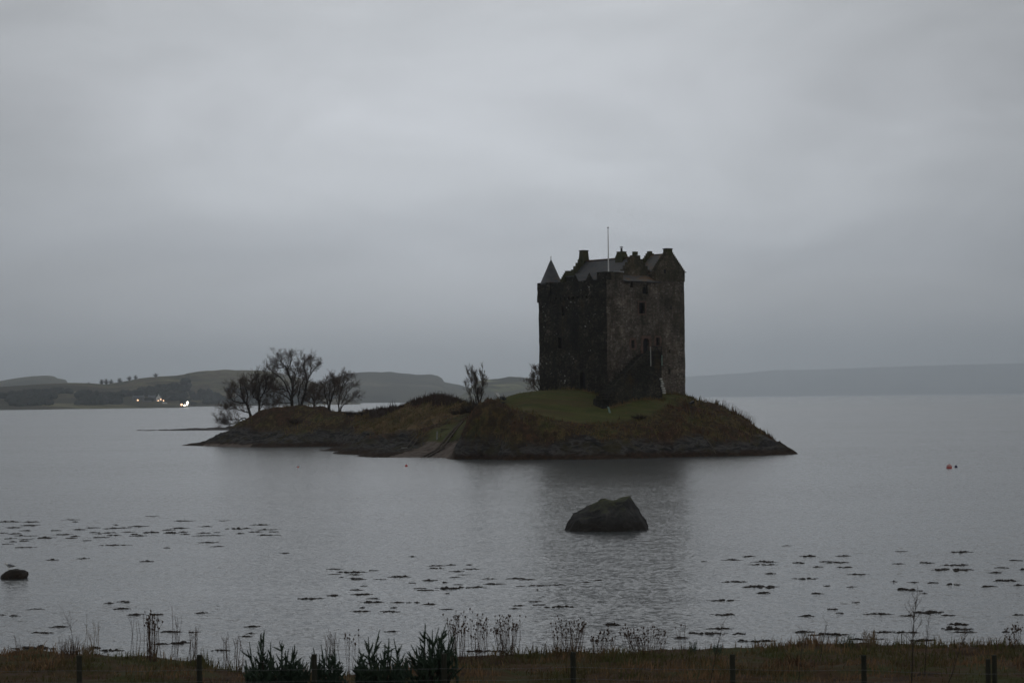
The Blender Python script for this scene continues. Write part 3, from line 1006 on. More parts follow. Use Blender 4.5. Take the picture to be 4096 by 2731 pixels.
M['red_stone'] = mottled('red_sandstone', [(0.3, (0.085, 0.055, 0.043)), (0.7, (0.15, 0.098, 0.077))], 2.5, 5, 0.9, 0.2, 0.6, 0.05)
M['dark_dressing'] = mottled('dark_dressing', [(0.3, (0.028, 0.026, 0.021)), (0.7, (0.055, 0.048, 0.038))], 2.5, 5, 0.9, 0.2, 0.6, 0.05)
surround('R', R_open[0], M['red_stone'], 0.2)
surround('R', R_open[1], M['red_stone'], 0.28, True)
surround('R', R_open[2], M['red_stone'], 0.26)
surround('R', R_open[3], M['red_stone'], 0.22)
surround('L', L_open[0], M['dark_dressing'], 0.2)
surround('L', L_open[1], M['dark_dressing'], 0.24, True)

# wall heads ---------------------------------------------------------
def slab(u0, u1, v0, v1, z0, z1, name, mat, parent=castle, j=0.05, nst=0.6):
    """a block of masonry with slightly uneven faces"""
    mb = MB()
    def grid(fn, L1, L2):
        n1 = max(1, int(L1 / nst))
        n2 = max(1, int(L2 / nst))
        b0 = len(mb.v)
        for q in range(n2 + 1):
            for p in range(n1 + 1):
                mb.v.append(tuple(jit(fn(p / n1, q / n2), j)))
        for q in range(n2):
            for p in range(n1):
                a = b0 + q * (n1 + 1) + p
                mb.f.append((a, a + 1, a + n1 + 2, a + n1 + 1))
    du, dv, dz = u1 - u0, v1 - v0, z1 - z0
    grid(lambda p, q: W(u0, v0 + p * dv, z0 + q * dz), dv, dz)
    grid(lambda p, q: W(u1, v1 - p * dv, z0 + q * dz), dv, dz)
    grid(lambda p, q: W(u1 - p * du, v0, z0 + q * dz), du, dz)
    grid(lambda p, q: W(u0 + p * du, v1, z0 + q * dz), du, dz)
    grid(lambda p, q: W(u0 + p * du, v0 + q * dv, z1), du, dv)
    grid(lambda p, q: W(u1 - p * du, v0 + q * dv, z0), du, dv)
    return mb.build(name, mat, parent)


corner_v = pxR(2491, 1090)[0]
corner_u = pxL(2388, 1090)[0]
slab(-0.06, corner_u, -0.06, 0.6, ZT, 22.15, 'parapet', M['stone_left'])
slab(-0.07, 0.6, 0.62, corner_v, ZT, 22.15, 'parapet', M['stone_wing'])
slab(0.62, corner_u - 0.01, 0.62, corner_v + 0.02, 20.42, 22.10, 'parapet', M['stone_wing'])
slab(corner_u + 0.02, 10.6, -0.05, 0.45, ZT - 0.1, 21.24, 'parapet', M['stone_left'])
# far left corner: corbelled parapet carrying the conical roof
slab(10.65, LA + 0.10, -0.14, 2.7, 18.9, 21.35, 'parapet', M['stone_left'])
cc_ = W(12.05, 1.18, 21.1)
mb = MB()
mb.smooth = True
rngc = random.Random(3)
mb.lathe((cc_.x, cc_.y, cc_.z), [(1.42, 0.0), (1.42, 0.22), (1.36, 0.25), (1.02, 1.0), (0.70, 1.72), (0.36, 2.5), (0.10, 3.05), (0.03, 3.2)], 28, 0.012, rngc)
tr = mb.build('turret_roof', M['slate'], castle)
mb = MB()
mb.lathe((cc_.x, cc_.y, cc_.z), [(0.17, 2.86), (0.05, 3.22), (0.035, 3.4), (0.075, 3.45), (0.075, 3.52), (0.02, 3.6)], 10)
mb.build('finial', M['lead'], tr)


def stepped(pa, pb, apex, zb, z_sh, steps, flat=0.5, asym=0.0):
    """outline of a crow-stepped gable in (s, z)"""
    cx = (pa + pb) / 2 + asym
    L = [(pa, zb), (pa, z_sh)]
    half = cx - flat / 2 - pa
    hz = (apex - z_sh)
    for k in range(steps):
        L.append((pa + half * k / steps, z_sh + hz * (k + 1) / steps))
        L.append((pa + half * (k + 1) / steps, z_sh + hz * (k + 1) / steps))
    R = [(pb, z_sh)]
    half = pb - cx - flat / 2
    for k in range(steps):
        R.append((pb - half * k / steps, z_sh + hz * (k + 1) / steps))
        R.append((pb - half * (k + 1) / steps, z_sh + hz * (k + 1) / steps))
    R.reverse()
    return L + R + [(pb, zb)]


def gable_u(u0, thick, v0, v1, zb, z_sh, apex, steps, mat, flat=0.5, parent=castle, name='gable'):
    mb = MB()
    mb.prism([W(u0, s, z) for (s, z) in stepped(v0, v1, apex, zb, z_sh, steps, flat)], Ud * thick)
    return mb.build(name, mat, parent)


# main roof: ridge parallel to the left face
VR = 6.0
RZ = 24.15
u_near, u_far = 1.3, 11.75
half = 3.85
eave_z = RZ - half * 1.10
gable_u(u_near, 0.55, VR - half - 0.25, VR + half + 0.25, 20.41, eave_z + 0.1, RZ + 0.22, 10, M['stone_wing'], 0.5)
gable_u(u_far - 0.55, 0.55, VR - half - 0.25, VR + half + 0.25, 20.41, eave_z + 0.1, RZ + 0.25, 10, M['moss_stone'], 0.7)


def pitched(u0, u1, vr, half, rz, ez, t, mat, name, wavy=0.025):
    mb = MB()
    nu = 18
    nv = 9
    for sgn in (-1, 1):
        b0 = len(mb.v)
        for q in range(nv + 1):
            for p in range(nu + 1):
                uu = u0 + (u1 - u0) * p / nu
                tq = q / nv
                v = vr + sgn * half * tq
                z = rz + (ez - rz) * tq
                P = W(uu, v, z)
                P.z += wavy * mnoise.noise(P * 0.8) * 2
                mb.v.append(tuple(P))
        for q in range(nv):
            for p in range(nu):
                a = b0 + q * (nu + 1) + p
                mb.f.append((a, a + 1, a + nu + 2, a + nu + 1))
        # eave thickness
        for p in range(nu):
            a = b0 + nv * (nu + 1) + p
            A, B = Vector(mb.v[a]), Vector(mb.v[a + 1])
            mb.quad(A, B, B - Vector((0, 0, t)), A - Vector((0, 0, t)))
    return mb.build(name, mat, castle)


roof = pitched(u_near + 0.5, u_far - 0.5, VR, half + 0.1, RZ, eave_z - 0.1, 0.15, M['slate'], 'roof')
mb = MB()
mb.tube([W(u_near + 0.5, VR, RZ + 0.02), W((u_near + u_far) / 2, VR, RZ + 0.0), W(u_far - 0.5, VR, RZ + 0.02)], [0.11, 0.11, 0.11], 8)
mb.build('ridge', M['ridge_tile'], roof)
# inner walls below the eaves
slab(u_near + 0.6, u_far - 0.6, VR - half + 0.1, VR + half - 0.1, 20.43, eave_z + 0.05, 'garret_wall', M['stone_wing'])


def chimney(u, v, wu, wv, z0, z1, taper=0.85, cap=0.08, pot=False, name='chimney'):
    mb = MB()
    zc = z0 + (z1 - z0) * 0.45
    def ring(su, sv, z):
        return [W(u - su, v - sv, z), W(u + su, v - sv, z), W(u + su, v + sv, z), W(u - su, v + sv, z)]
    mb.hexa(ring(wu / 2, wv / 2, z0) + ring(wu / 2, wv / 2, zc))
    mb.hexa(ring(wu / 2 + cap, wv / 2 + cap, zc + 0.003) + ring(wu / 2 + cap, wv / 2 + cap, zc + 0.12))
    mb.hexa(ring(wu / 2 - 0.02, wv / 2 - 0.02, zc + 0.123) + ring(wu / 2 * taper, wv / 2 * taper, z1 - 0.1))
    mb.hexa(ring(wu / 2 * taper + 0.05, wv / 2 * taper + 0.05, z1 - 0.097) + ring(wu / 2 * taper + 0.05, wv / 2 * taper + 0.05, z1))
    ch = mb.build(name, M['moss_stone'], castle)
    if pot:
        p = W(u, v, z1)
        mp_ = MB()
        mp_.lathe((p.x, p.y, p.z), [(0.14, 0.002), (0.12, 0.4), (0.15, 0.45)], 12)
        po = mp_.build('chimney_pot', M['black_metal'], ch)
        mp2 = MB()
        mp2.lathe((p.x, p.y, p.z), [(0.26, 0.52), (0.26, 0.55), (0.05, 0.66)], 12)
        for a in range(3):
            x = p.x + 0.13 * math.cos(a * 2.1)
            y = p.y + 0.13 * math.sin(a * 2.1)
            mp2.tube([(x, y, p.z + 0.42), (x, y, p.z + 0.53)], [0.015, 0.015], 5)
        mp2.build('cowl', M['lead'], ch)
    return ch


chimney(u_far - 0.35, VR, 0.85, 1.1, 23.0, 25.55, 0.80)
cu = None
for uu in np.arange(2, 11, 0.05):
    p = W(float(uu), VR, 24)
    d = p - CAMP
    px_ = 2048 + FPX * d.dot(camR) / d.dot(fwd)
    if px_ < 2487:
        cu = float(uu)
        break
chimney(cu, VR, 1.3, 1.0, 23.6, 24.98, 0.72, 0.02, True)

# cap house at the right end with its own gables
v0c, v1c = 7.85, LB
vm_ = (v0c + v1c) / 2
gable_u(-0.08, 0.7, v0c, v1c + 0.06, ZT + 0.003, 22.45, 24.8, 10, M['stone_wing'], 0.7)
gable_u(3.4, 0.5, v0c, v1c, 20.42, 22.3, 24.85, 9, M['moss_stone'], 0.5)
slab(0.63, 3.39, v0c + 0.05, v0c + 0.5, 20.44, 22.4, 'garret_wall', M['stone_wing'])
slab(0.63, 3.39, v1c - 0.45, v1c, ZT + 0.01, 22.4, 'garret_wall', M['stone_wing'])
pitched(0.55, 3.45, vm_, 2.45, 24.6, 22.15, 0.12, M['lichen_slate'], 'roof')
mb = MB()
mb.tube([W(0.5, vm_, 24.62), W(3.45, vm_, 24.62)], [0.09, 0.09], 8)
mb.build('ridge', M['ridge_tile'], castle)
slab(-0.10, 0.68, vm_ - 0.42, vm_ + 0.42, 24.4, 25.2, 'chimney', M['moss_stone'], j=0.02)
slab(-0.16, 0.74, vm_ - 0.5, vm_ + 0.5, 25.203, 25.28, 'coping', M['dark_dressing'], j=0.01)
slab(3.42, 3.88, vm_ - 0.25, vm_ + 0.25, 24.6, 25.12, 'finial_block', M['moss_stone'], j=0.02)
slab(u_near + 0.02, u_near + 0.5, VR - 0.26, VR + 0.26, 24.4, 24.83, 'finial_block', M['moss_stone'], j=0.02)
# gable window of the cap house (a small shuttered light set in the face)
o_ = opening('R', 2657, 1078, 1094, 8)
mb = MB()
mb.prism([W(-0.095, o_[0], o_[2]), W(-0.095, o_[1], o_[2]), W(-0.095, o_[1], o_[3]), W(-0.095, o_[0], o_[3])], Ud * 0.1)
mb.build('window', M['dark_opening'], castle)

# lean-to slate roof over the wall walk on the right face
mb = MB()
vA, vB = corner_v + 0.03, 8.15
nn = 14
b0 = len(mb.v)
for q in range(6):
    for p in range(nn + 1):
        v = vA + (vB - vA) * p / nn
        t = q / 5
        P = W(-0.22 + 1.95 * t, v - 0.0, 21.12 + 0.98 * t)
        P.z += 0.05 * mnoise.noise(P * 0.9)
        mb.v.append(tuple(P))
for q in range(5):
    for p in range(nn):
        a = b0 + q * (nn + 1) + p
        mb.f.append((a, a + 1, a + nn + 2, a + nn + 1))
for p in range(nn):
    A, B = Vector(mb.v[b0 + p]), Vector(mb.v[b0 + p + 1])
    mb.quad(A, B, B - Vector((0, 0, 0.10)), A - Vector((0, 0, 0.10)))
lt = mb.build('lean_to_roof', M['lichen_slate'], castle)
mb = MB()
mb.tube([W(-0.30, vA, 21.05), W(-0.30, vB + 0.3, 21.02)], [0.07, 0.07], 8)
mb.build('gutter', M['black_metal'], lt)
mb = MB()
mb.prism([W(0.9, vA - 0.25, 22.16), W(1.5, vA - 0.25, 22.16), W(1.5, vA + 0.95, 22.16), W(0.9, vA + 0.95, 22.16)], Vector((0, 0, 0.16)))
mb.build('flashing', M['lead'], lt)
slab(0.3, 1.7, corner_v + 0.04, 7.8, 20.45, 21.25, 'garret_wall', M['stone_wing'])

# stair-head gable beside the cone, two small dormers and the lead slopes between them
def gable_v(v0, thick, u0, u1, zb, z_sh, apex, steps, mat, flat, name):
    mb = MB()
    mb.prism([W(s, v0, z) for (s, z) in stepped(u0, u1, apex, zb, z_sh, steps, flat)], Vd * thick)
    return mb.build(name, mat, castle)


sg_u, _ = pxL(2262, 1100, 1.8)
gable_u(sg_u - 0.8, 0.5, 0.7, 3.1, 20.42, 21.5, 22.75, 5, M['moss_stone'], 0.5, name='stair_gable')
slab(sg_u - 3.0, sg_u - 0.81, 1.2, 3.0, 20.42, 21.95, 'stair_head', M['stone_left'])
slab(sg_u - 3.1, sg_u - 0.85, 1.1, 3.1, 21.953, 22.06, 'coping', M['slate'], j=0.02)
for (dpx, dtop, w) in ((2303, 1098, 1.55), (2360, 1092, 1.75)):
    du, dz = pxL(dpx, dtop, 0.15)
    mb = MB()
    f0 = 0.0
    prof = [(du - w / 2, 20.9), (du + w / 2, 20.9), (du, dz)]
    mb.prism([W(s, f0, z) for (s, z) in prof], Vd * 0.3)
    dm = mb.build('dormer', M['stone_left'], castle)
    rf = MB()
    for sgn in (-1, 1):
        rf.prism([W(du, 0.05, dz + 0.02), W(du + sgn * (w / 2 + 0.10), 0.05, 20.86), W(du + sgn * (w / 2 + 0.18), 0.05, 20.92), W(du, 0.05, dz + 0.10)], Vd * 2.6)
    rf.build('dormer_roof', M['slate'], dm)
for (p0, p1) in ((2312, 2350), (2366, 2389)):
    a, _ = pxL(p0, 1120, 1.6)
    b_, _ = pxL(p1, 1120, 1.6)
    mb = MB()
    mb.prism([W(a, 0.6, 20.95), W(b_, 0.6, 20.95), W(b_, 2.3, 22.0), W(a, 2.3, 22.0)], Vector((0, 0, 0.06)))
    mb.build('lead_slope', M['lead'], castle)

# flagpole on the near corner
fb = at(2434, 1082, 278.2)
ft_ = Vector((fb.x, fb.y, at(2431, 914, 278.2).z))
mb = MB()
mb.tube([Vector((fb.x, fb.y, 21.9)), (fb + ft_) / 2, ft_], [0.085, 0.07, 0.045], 8)
fp = mb.build('flagpole', M['white_paint'], castle)
mb = MB()
mb.lathe((ft_.x, ft_.y, ft_.z), [(0.03, 0.0), (0.09, 0.05), (0.09, 0.13), (0.03, 0.19)], 10)
mb.build('finial', M['black_metal'], fp)

# forestair: a rubble mass rising along the right face to a landing, and a timber bridge to the door
US0, US1 = -1.1, -2.9
VS0, VS1, VS2 = -3.2, 4.0, 6.1
z_land = 12.15
z_foot = 6.55
nst = 17
mb = MB()
side = [(VS0 - 0.1, 4.6)]
for k in range(nst):
    side.append((VS0 + (VS1 - VS0) * k / nst, z_foot + (z_land - z_foot) * (k + 1) / nst - 0.16))
    side.append((VS0 + (VS1 - VS0) * (k + 1) / nst, z_foot + (z_land - z_foot) * (k + 1) / nst - 0.16))
side += [(VS2, z_land - 0.16), (VS2 + 0.15, 4.6)]
mb.prism([W(US0, s, z) for (s, z) in side], Ud * (US1 - US0))
stair = mb.build('forestair', M['stone_stair'], castle)
for k in range(nst):
    va = VS0 + (VS1 - VS0) * k / nst
    vb = VS0 + (VS1 - VS0) * (k + 1) / nst
    zt = z_foot + (z_land - z_foot) * (k + 1) / nst
    wide = max(0.0, 0.9 - k * 0.18)
    s_ = MB()
    s_.hexa([W(US0 - 0.1, va - 0.06, zt - 0.15), W(US1 - 0.10 - wide, va - 0.06, zt - 0.15), W(US1 - 0.10 - wide, vb, zt - 0.15), W(US0 - 0.1, vb, zt - 0.15),
             W(US0 - 0.1, va - 0.06, zt), W(US1 - 0.10 - wide, va - 0.06, zt), W(US1 - 0.10 - wide, vb, zt), W(US0 - 0.1, vb, zt)])
    s_.build('step', M['dark_dressing'], stair)
# low parapet wall on the outer side of the flight, rising with it
mb = MB()
par = [(-1.6, 7.9), (VS1, z_land - 0.05), (VS2, z_land - 0.05), (VS2, z_land + 0.35), (VS1 - 0.1, z_land + 0.4), (-1.6, 8.25)]
mb.prism([W(US1 + 0.28, s, z) for (s, z) in par], -Ud * 0.31)
mb.build('stair_parapet', M['stone_stair'], stair)
lnd = slab(US1 - 0.05, US0 + 0.05, VS1 + 0.02, VS2 + 0.06, z_land - 0.155, z_land - 0.005, 'landing', M['dark_dressing'], j=0.01)
mb = MB()
mb.hexa([W(US0 + 0.06, 5.3, z_land - 0.2), W(US0 + 0.06, 6.8, z_land - 0.2), W(0.2, 6.8, z_land - 0.2), W(0.2, 5.3, z_land - 0.2),
         W(US0 + 0.06, 5.3, z_land - 0.02), W(US0 + 0.06, 6.8, z_land - 0.02), W(0.2, 6.8, z_land - 0.02), W(0.2, 5.3, z_land - 0.02)])
mb.build('bridge', M['old_wood'], castle)
# pale posts and the braced frame beside the landing
def on_uplane(px, py, u):
    s, z = pxR(px, py, u)
    return W(u, s, z)


for (px, t_, b_, mt_) in ((2603, 1386, 1464, 'pale_wood'), (2648, 1420, 1462, 'green_wood')):
    mb = MB()
    mb.tube([on_uplane(px, b_, US1 - 0.12), on_uplane(px - 1, t_, US1 - 0.12)], [0.075, 0.065], 6)
    mb.build('post', M[mt_], castle)
mb = MB()
A, B_, D_, E_ = [on_uplane(x, y, US1 - 0.1) for (x, y) in ((2606, 1386), (2646, 1386), (2646, 1430), (2606, 1430))]
for (p, q) in ((A, B_), (B_, D_), (D_, E_), (D_, (A + B_) / 2), (E_, (A + B_) / 2)):
    mb.tube([p, q], [0.05, 0.05], 5)
mb.build('railing', M['door_wood'], castle)
# whitewashed broken quoins at the corner of the stair
mb = MB()
rngq = random.Random(5)
for k in range(7):
    z0 = 7.35 + k * 0.28
    v = VS2 + 0.12 + 0.13 * (3 - k) * 0.6 + rngq.uniform(-0.08, 0.08)
    w = rngq.uniform(0.3, 0.55)
    mb.hexa([W(US1 - 0.12, v - w / 2, z0), W(US1 + 0.3, v - w / 2, z0), W(US1 + 0.3, v + w / 2, z0), W(US1 - 0.12, v + w / 2, z0),
             W(US1 - 0.12, v - w / 2 + 0.03, z0 + 0.2), W(US1 + 0.3, v - w / 2, z0 + 0.22), W(US1 + 0.3, v + w / 2, z0 + 0.22), W(US1 - 0.12, v + w / 2 - 0.02, z0 + 0.2)])
mb.build('quoin', M['limewash'], castle)
# drain spouts and the string of corbels under the left parapet
for k in range(9):
    u = 2.8 + k * 0.85
    mb = MB()
    mb.hexa([W(u, -0.16, 19.2), W(u + 0.25, -0.16, 19.2), W(u + 0.25, 0.1, 18.9), W(u, 0.1, 18.9), W(u, -0.16, 19.4), W(u + 0.25, -0.16, 19.4), W(u + 0.25, 0.1, 19.4), W(u, 0.1, 19.4)])
    mb.build('corbel', M['stone_left'], castle)
mb = MB()
p = W(-0.02, LB - 0.1, 22.35)
mb.tube([W(0.2, LB - 0.1, 22.35), W(0.2, LB + 0.55, 22.42)], [0.08, 0.06], 6)
mb.build('spout', M['dark_dressing'], castle)

# ------------------------------------------------------------------ trees
def grow(mt_, mc, p, d, r, L, depth, rng, up=0.12, wander=0.28, rmin=0.012, spread=(0.35, 0.85), nch=(1, 3)):
    n = 4
    pts = [p.copy()]
    rads = [r]
    dd = d.normalized()
    for k in range(n):
        dd = (dd + Vector((rng.gauss(0, wander), rng.gauss(0, wander), rng.gauss(0, wander) + up))).normalized()
        pts.append(pts[-1] + dd * (L / n))
        rads.append(max(rmin * 0.8, r * (1 - 0.75 * (k + 1) / n)))
    big = r > 0.05
    (mt_ if big else mc).tube(pts, rads, 5 if big else 3, False)
    if depth <= 0 or L < 0.22:
        return
    for k in range(1, n + 1):
        m_ = rng.randint(*nch) if k > 1 else 1
        if k == n:
            m_ += 1
        for _ in range(m_):
            ax = Vector((rng.gauss(0, 1), rng.gauss(0, 1), rng.gauss(0, 1)))
            ax = ax - ax.dot(dd) * dd
            if ax.length < 1e-3:
                continue
            ax.normalize()
            ang = rng.uniform(*spread)
            nd = dd * math.cos(ang) + ax * math.sin(ang)
            grow(mt_, mc, pts[k], nd, max(rmin, rads[k] * 0.62), L * rng.uniform(0.45, 0.72), depth - 1, rng, up, wander, rmin, spread, nch)


def traced_tree(name, label, Y, limbs, seed, group, zx=(850, 1380, 0.2551), twig_len=1.9, depth=2, density=1.0, dk=1.3, rtrunk=0.28, up=0.12, root_depth=0.6, rmin=0.008, base=None):
    """limbs: polylines in the tree's plane; each gets a depth of its own, and twigs are grown from it"""
    rng = random.Random(seed)
    tp = lambda q, dy=0.0: at(zx[0] + q[0] * zx[2], zx[1] + q[1] * zx[2], Y + dy)
    b0 = tp(limbs[0][0][0]) if base is None else base
    root = thing(name, (b0.x, b0.y, b0.z), label, 'tree', group)
    mt_, mc = MB(), MB()
    for (pl, r0, r1) in limbs:
        dy_end = rng.uniform(-1, 1) * root_depth * len(pl)
        pts, rads = [], []
        # resample
        fine = []
        for k in range(len(pl) - 1):
            for s in range(3):
                t = s / 3
                fine.append((pl[k][0] * (1 - t) + pl[k + 1][0] * t, pl[k][1] * (1 - t) + pl[k + 1][1] * t))
        fine.append(pl[-1])
        for k, q in enumerate(fine):
            t = k / (len(fine) - 1)
            jx = rng.uniform(-1, 1) * 7 if 0 < k else 0
            jy = rng.uniform(-1, 1) * 7 if 0 < k else 0
            pts.append(tp((q[0] + jx, q[1] + jy), dy_end * t))
            rads.append(0.78 * (r0 + (r1 - r0) * t))
        if pl[0][1] >= limbs[0][0][0][1] - 45:
            pts[0].z -= 0.6
        mt_.tube(pts, rads, 6, False)
        for k in range(2, len(pts)):
            t = k / (len(pts) - 1)
            cnt = dk * density * (0.5 + 1.7 * t)
            cnt = int(cnt) + (1 if rng.random() < cnt % 1 else 0)
            dd = (pts[k] - pts[k - 1]).normalized()
            for _ in range(cnt):
                ax = Vector((rng.gauss(0, 1), rng.gauss(0, 1), rng.gauss(0, 1) + 0.3))
                ax = (ax - ax.dot(dd) * dd).normalized()
                ang = rng.uniform(0.35, 1.0)
                nd = dd * math.cos(ang) + ax * math.sin(ang)
                grow(mt_, mc, pts[k], nd, max(0.018, rads[k] * 0.5), twig_len * rng.uniform(0.55, 1.15) * (1.1 - 0.35 * t), depth, rng, up, 0.26, rmin)
        grow(mt_, mc, pts[-1], pts[-1] - pts[-2], rads[-1], twig_len, depth, rng, up, 0.26, rmin)
    mt_.build('trunk', M['bark'], root)
    mc.build('crown', M['twig'], root)
    return root


TG = 'bare trees behind the low mound of the islet'
traced_tree('bare_tree', 'leftmost bare tree, leaning out over the water with branches down to it', 369,
            [([(600, 1110), (570, 1020), (530, 920), (470, 830), (450, 700), (430, 580)], 0.30, 0.05),
             ([(560, 1060), (480, 1030), (400, 1010), (330, 985), (260, 1010), (180, 1000)], 0.14, 0.04),
             ([(540, 1120), (440, 1165), (340, 1170), (220, 1165), (120, 1150)], 0.13, 0.035),
             ([(480, 1130), (400, 1200), (330, 1240), (240, 1250), (190, 1240)], 0.10, 0.03),
             ([(530, 920), (560, 800), (520, 690), (500, 600)], 0.14, 0.04),
             ([(500, 900), (400, 900), (320, 870), (270, 800)], 0.12, 0.04),
             ([(470, 830), (390, 770), (330, 720), (300, 660)], 0.1, 0.03)], 11, TG, twig_len=1.2, density=1.15)
traced_tree('bare_tree', 'dense brown-twigged tree between the leaning tree and the tallest tree', 368,
            [([(735, 1080), (735, 980), (725, 880), (700, 780), (650, 680), (620, 580)], 0.26, 0.05),
             ([(725, 900), (770, 800), (830, 700), (850, 600), (830, 500)], 0.17, 0.05),
             ([(710, 820), (740, 700), (740, 600), (720, 520)], 0.15, 0.04),
             ([(740, 1060), (800, 1020), (880, 1000), (980, 965)], 0.09, 0.03),
             ([(720, 870), (650, 820), (620, 750), (640, 700)], 0.11, 0.04),
             ([(790, 760), (870, 720), (910, 640), (900, 560)], 0.1, 0.04)], 12, TG, twig_len=1.2, density=1.6)
traced_tree('bare_tree', 'tallest bare tree on the mound, its high crown leaning left', 367,
            [([(1245, 950), (1240, 850), (1265, 700), (1240, 560), (1200, 480), (1160, 370), (1090, 270), (1030, 200)], 0.34, 0.05),
             ([(1170, 390), (1220, 300), (1240, 220), (1245, 180)], 0.13, 0.04),
             ([(1240, 850), (1190, 740), (1110, 690), (1010, 685), (900, 690)], 0.17, 0.04),
             ([(1215, 780), (1140, 600), (1060, 500), (960, 430), (900, 390)], 0.15, 0.04),
             ([(1235, 880), (1140, 790), (1040, 750), (960, 720)], 0.14, 0.04),
             ([(1262, 700), (1300, 610), (1350, 520), (1390, 440)], 0.13, 0.04),
             ([(1250, 600), (1290, 520), (1320, 430), (1330, 350)], 0.1, 0.04),
             ([(1240, 900), (1130, 920), (1010, 900), (900, 870)], 0.1, 0.03),
             ([(1130, 330), (1060, 370), (1000, 350), (960, 310)], 0.09, 0.03)], 13, TG, twig_len=1.2, density=1.1)
traced_tree('bare_tree', 'tall forked bare tree just right of the tallest one', 366,
            [([(1380, 950), (1420, 850), (1460, 710), (1485, 570), (1460, 450), (1430, 340), (1440, 240)], 0.28, 0.05),
             ([(1485, 560), (1540, 450), (1600, 370), (1650, 310)], 0.14, 0.04),
             ([(1360, 940), (1345, 800), (1370, 660), (1420, 560)], 0.14, 0.04),
             ([(1440, 780), (1500, 740), (1560, 720)], 0.10, 0.03),
             ([(1540, 450), (1540, 360), (1530, 280), (1540, 230)], 0.1, 0.03)], 14, TG, twig_len=1.1, density=1.1)
traced_tree('bare_tree', 'low dense dark tree filling the gap right of the forked tree', 376,
            [([(1600, 950), (1600, 860), (1590, 760), (1600, 660)], 0.2, 0.05),
             ([(1600, 880), (1540, 800), (1530, 720)], 0.13, 0.04),
             ([(1600, 880), (1660, 800), (1680, 700)], 0.13, 0.04),
             ([(1600, 930), (1530, 900), (1490, 860)], 0.1, 0.04),
             ([(1600, 930), (1680, 900), (1710, 850)], 0.1, 0.04)], 15, TG, twig_len=1.15, density=1.6)
traced_tree('bare_tree', 'rounded bare tree with a fan of stems where the mound dips', 362,
            [([(1830, 985), (1845, 900), (1890, 780), (1915, 660), (1900, 560)], 0.22, 0.05),
             ([(1825, 960), (1790, 860), (1750, 750), (1760, 640)], 0.15, 0.04),
             ([(1840, 900), (1830, 780), (1830, 660), (1850, 560)], 0.13, 0.04),
             ([(1890, 780), (1950, 680), (1970, 580)], 0.1, 0.04),
             ([(1800, 920), (1720, 870), (1650, 830)], 0.09, 0.03)], 16, TG, twig_len=1.15, density=1.25)
traced_tree('bare_tree', 'slender rightmost tree of the mound, with long branches reaching right', 360,
            [([(1980, 1030), (1980, 900), (2000, 780), (2035, 640), (2060, 520)], 0.17, 0.04),
             ([(2000, 1020), (2060, 930), (2140, 870), (2240, 820)], 0.11, 0.03),
             ([(2000, 990), (2050, 860), (2120, 730), (2190, 660)], 0.11, 0.03),
             ([(1990, 850), (1960, 740), (1980, 620)], 0.09, 0.03),
             ([(2030, 660), (2100, 580), (2140, 520)], 0.08, 0.03)], 17, TG, twig_len=1.1, density=1.1)
# upright tree on the ridge and the tree half hidden behind the tower
Z4 = (1250, 1380, 0.4252)
traced_tree('bare_tree', 'upright broom-shaped bare tree between the scrub and the lawn', 290,
            [([(1560, 640), (1560, 540), (1555, 440), (1545, 340)], 0.16, 0.03),
             ([(1560, 600), (1530, 490), (1500, 380), (1480, 300)], 0.10, 0.03),
             ([(1560, 600), (1585, 490), (1595, 390), (1590, 290)], 0.10, 0.03),
             ([(1558, 520), (1530, 420), (1525, 300)], 0.07, 0.02),
             ([(1562, 560), (1600, 460), (1612, 380)], 0.06, 0.02),
             ([(1556, 620), (1500, 540), (1465, 440)], 0.06, 0.02)], 18, None, zx=Z4, twig_len=0.95, density=0.8, up=0.3)
traced_tree('bare_tree', 'bare tree half hidden behind the left corner of the tower', 306,
            [([(2150, 470), (2140, 400), (2125, 320), (2110, 260)], 0.16, 0.03),
             ([(2145, 440), (2100, 370), (2070, 300)], 0.10, 0.03),
             ([(2150, 450), (2160, 350), (2150, 240)], 0.10, 0.03),
             ([(2148, 460), (2090, 420), (2060, 360)], 0.08, 0.02),
             ([(2150, 450), (2190, 360), (2200, 270)], 0.10, 0.03)], 19, None, zx=Z4, twig_len=0.85, density=1.2, up=0.2)


# ------------------------------------------------------------------ scrub, shrubs, bracken on the islet
def twiggy(mb, p, h, w, n, rng, r=0.018, kinks=2):
    for _ in range(n):
        a = rng.uniform(0, 2 * math.pi)
        t = rng.random() ** 0.5
        q = Vector(p) + Vector((math.cos(a) * w * t * 0.35, math.sin(a) * w * t * 0.35, -0.1))
        d = Vector((math.cos(a) * t * w, math.sin(a) * t * w, h * rng.uniform(0.6, 1.1) * (1 - 0.45 * t * t)))
        pts = [q]
        for k in range(kinks):
            pts.append(q + d * ((k + 1) / kinks) + Vector((rng.gauss(0, 0.1), rng.gauss(0, 0.1), rng.gauss(0, 0.05))) * h)
        mb.tube(pts, [r * (1 - 0.6 * k / kinks) for k in range(kinks + 1)], 3, False)
        for _k in range(3):
            b0 = pts[-1] if rng.random() < 0.5 else pts[-2]
            e = b0 + Vector((rng.gauss(0, 0.22), rng.gauss(0, 0.22), rng.uniform(0.02, 0.3))) * h
            mb.tube([b0, e], [r * 0.5, r * 0.35], 3, False)


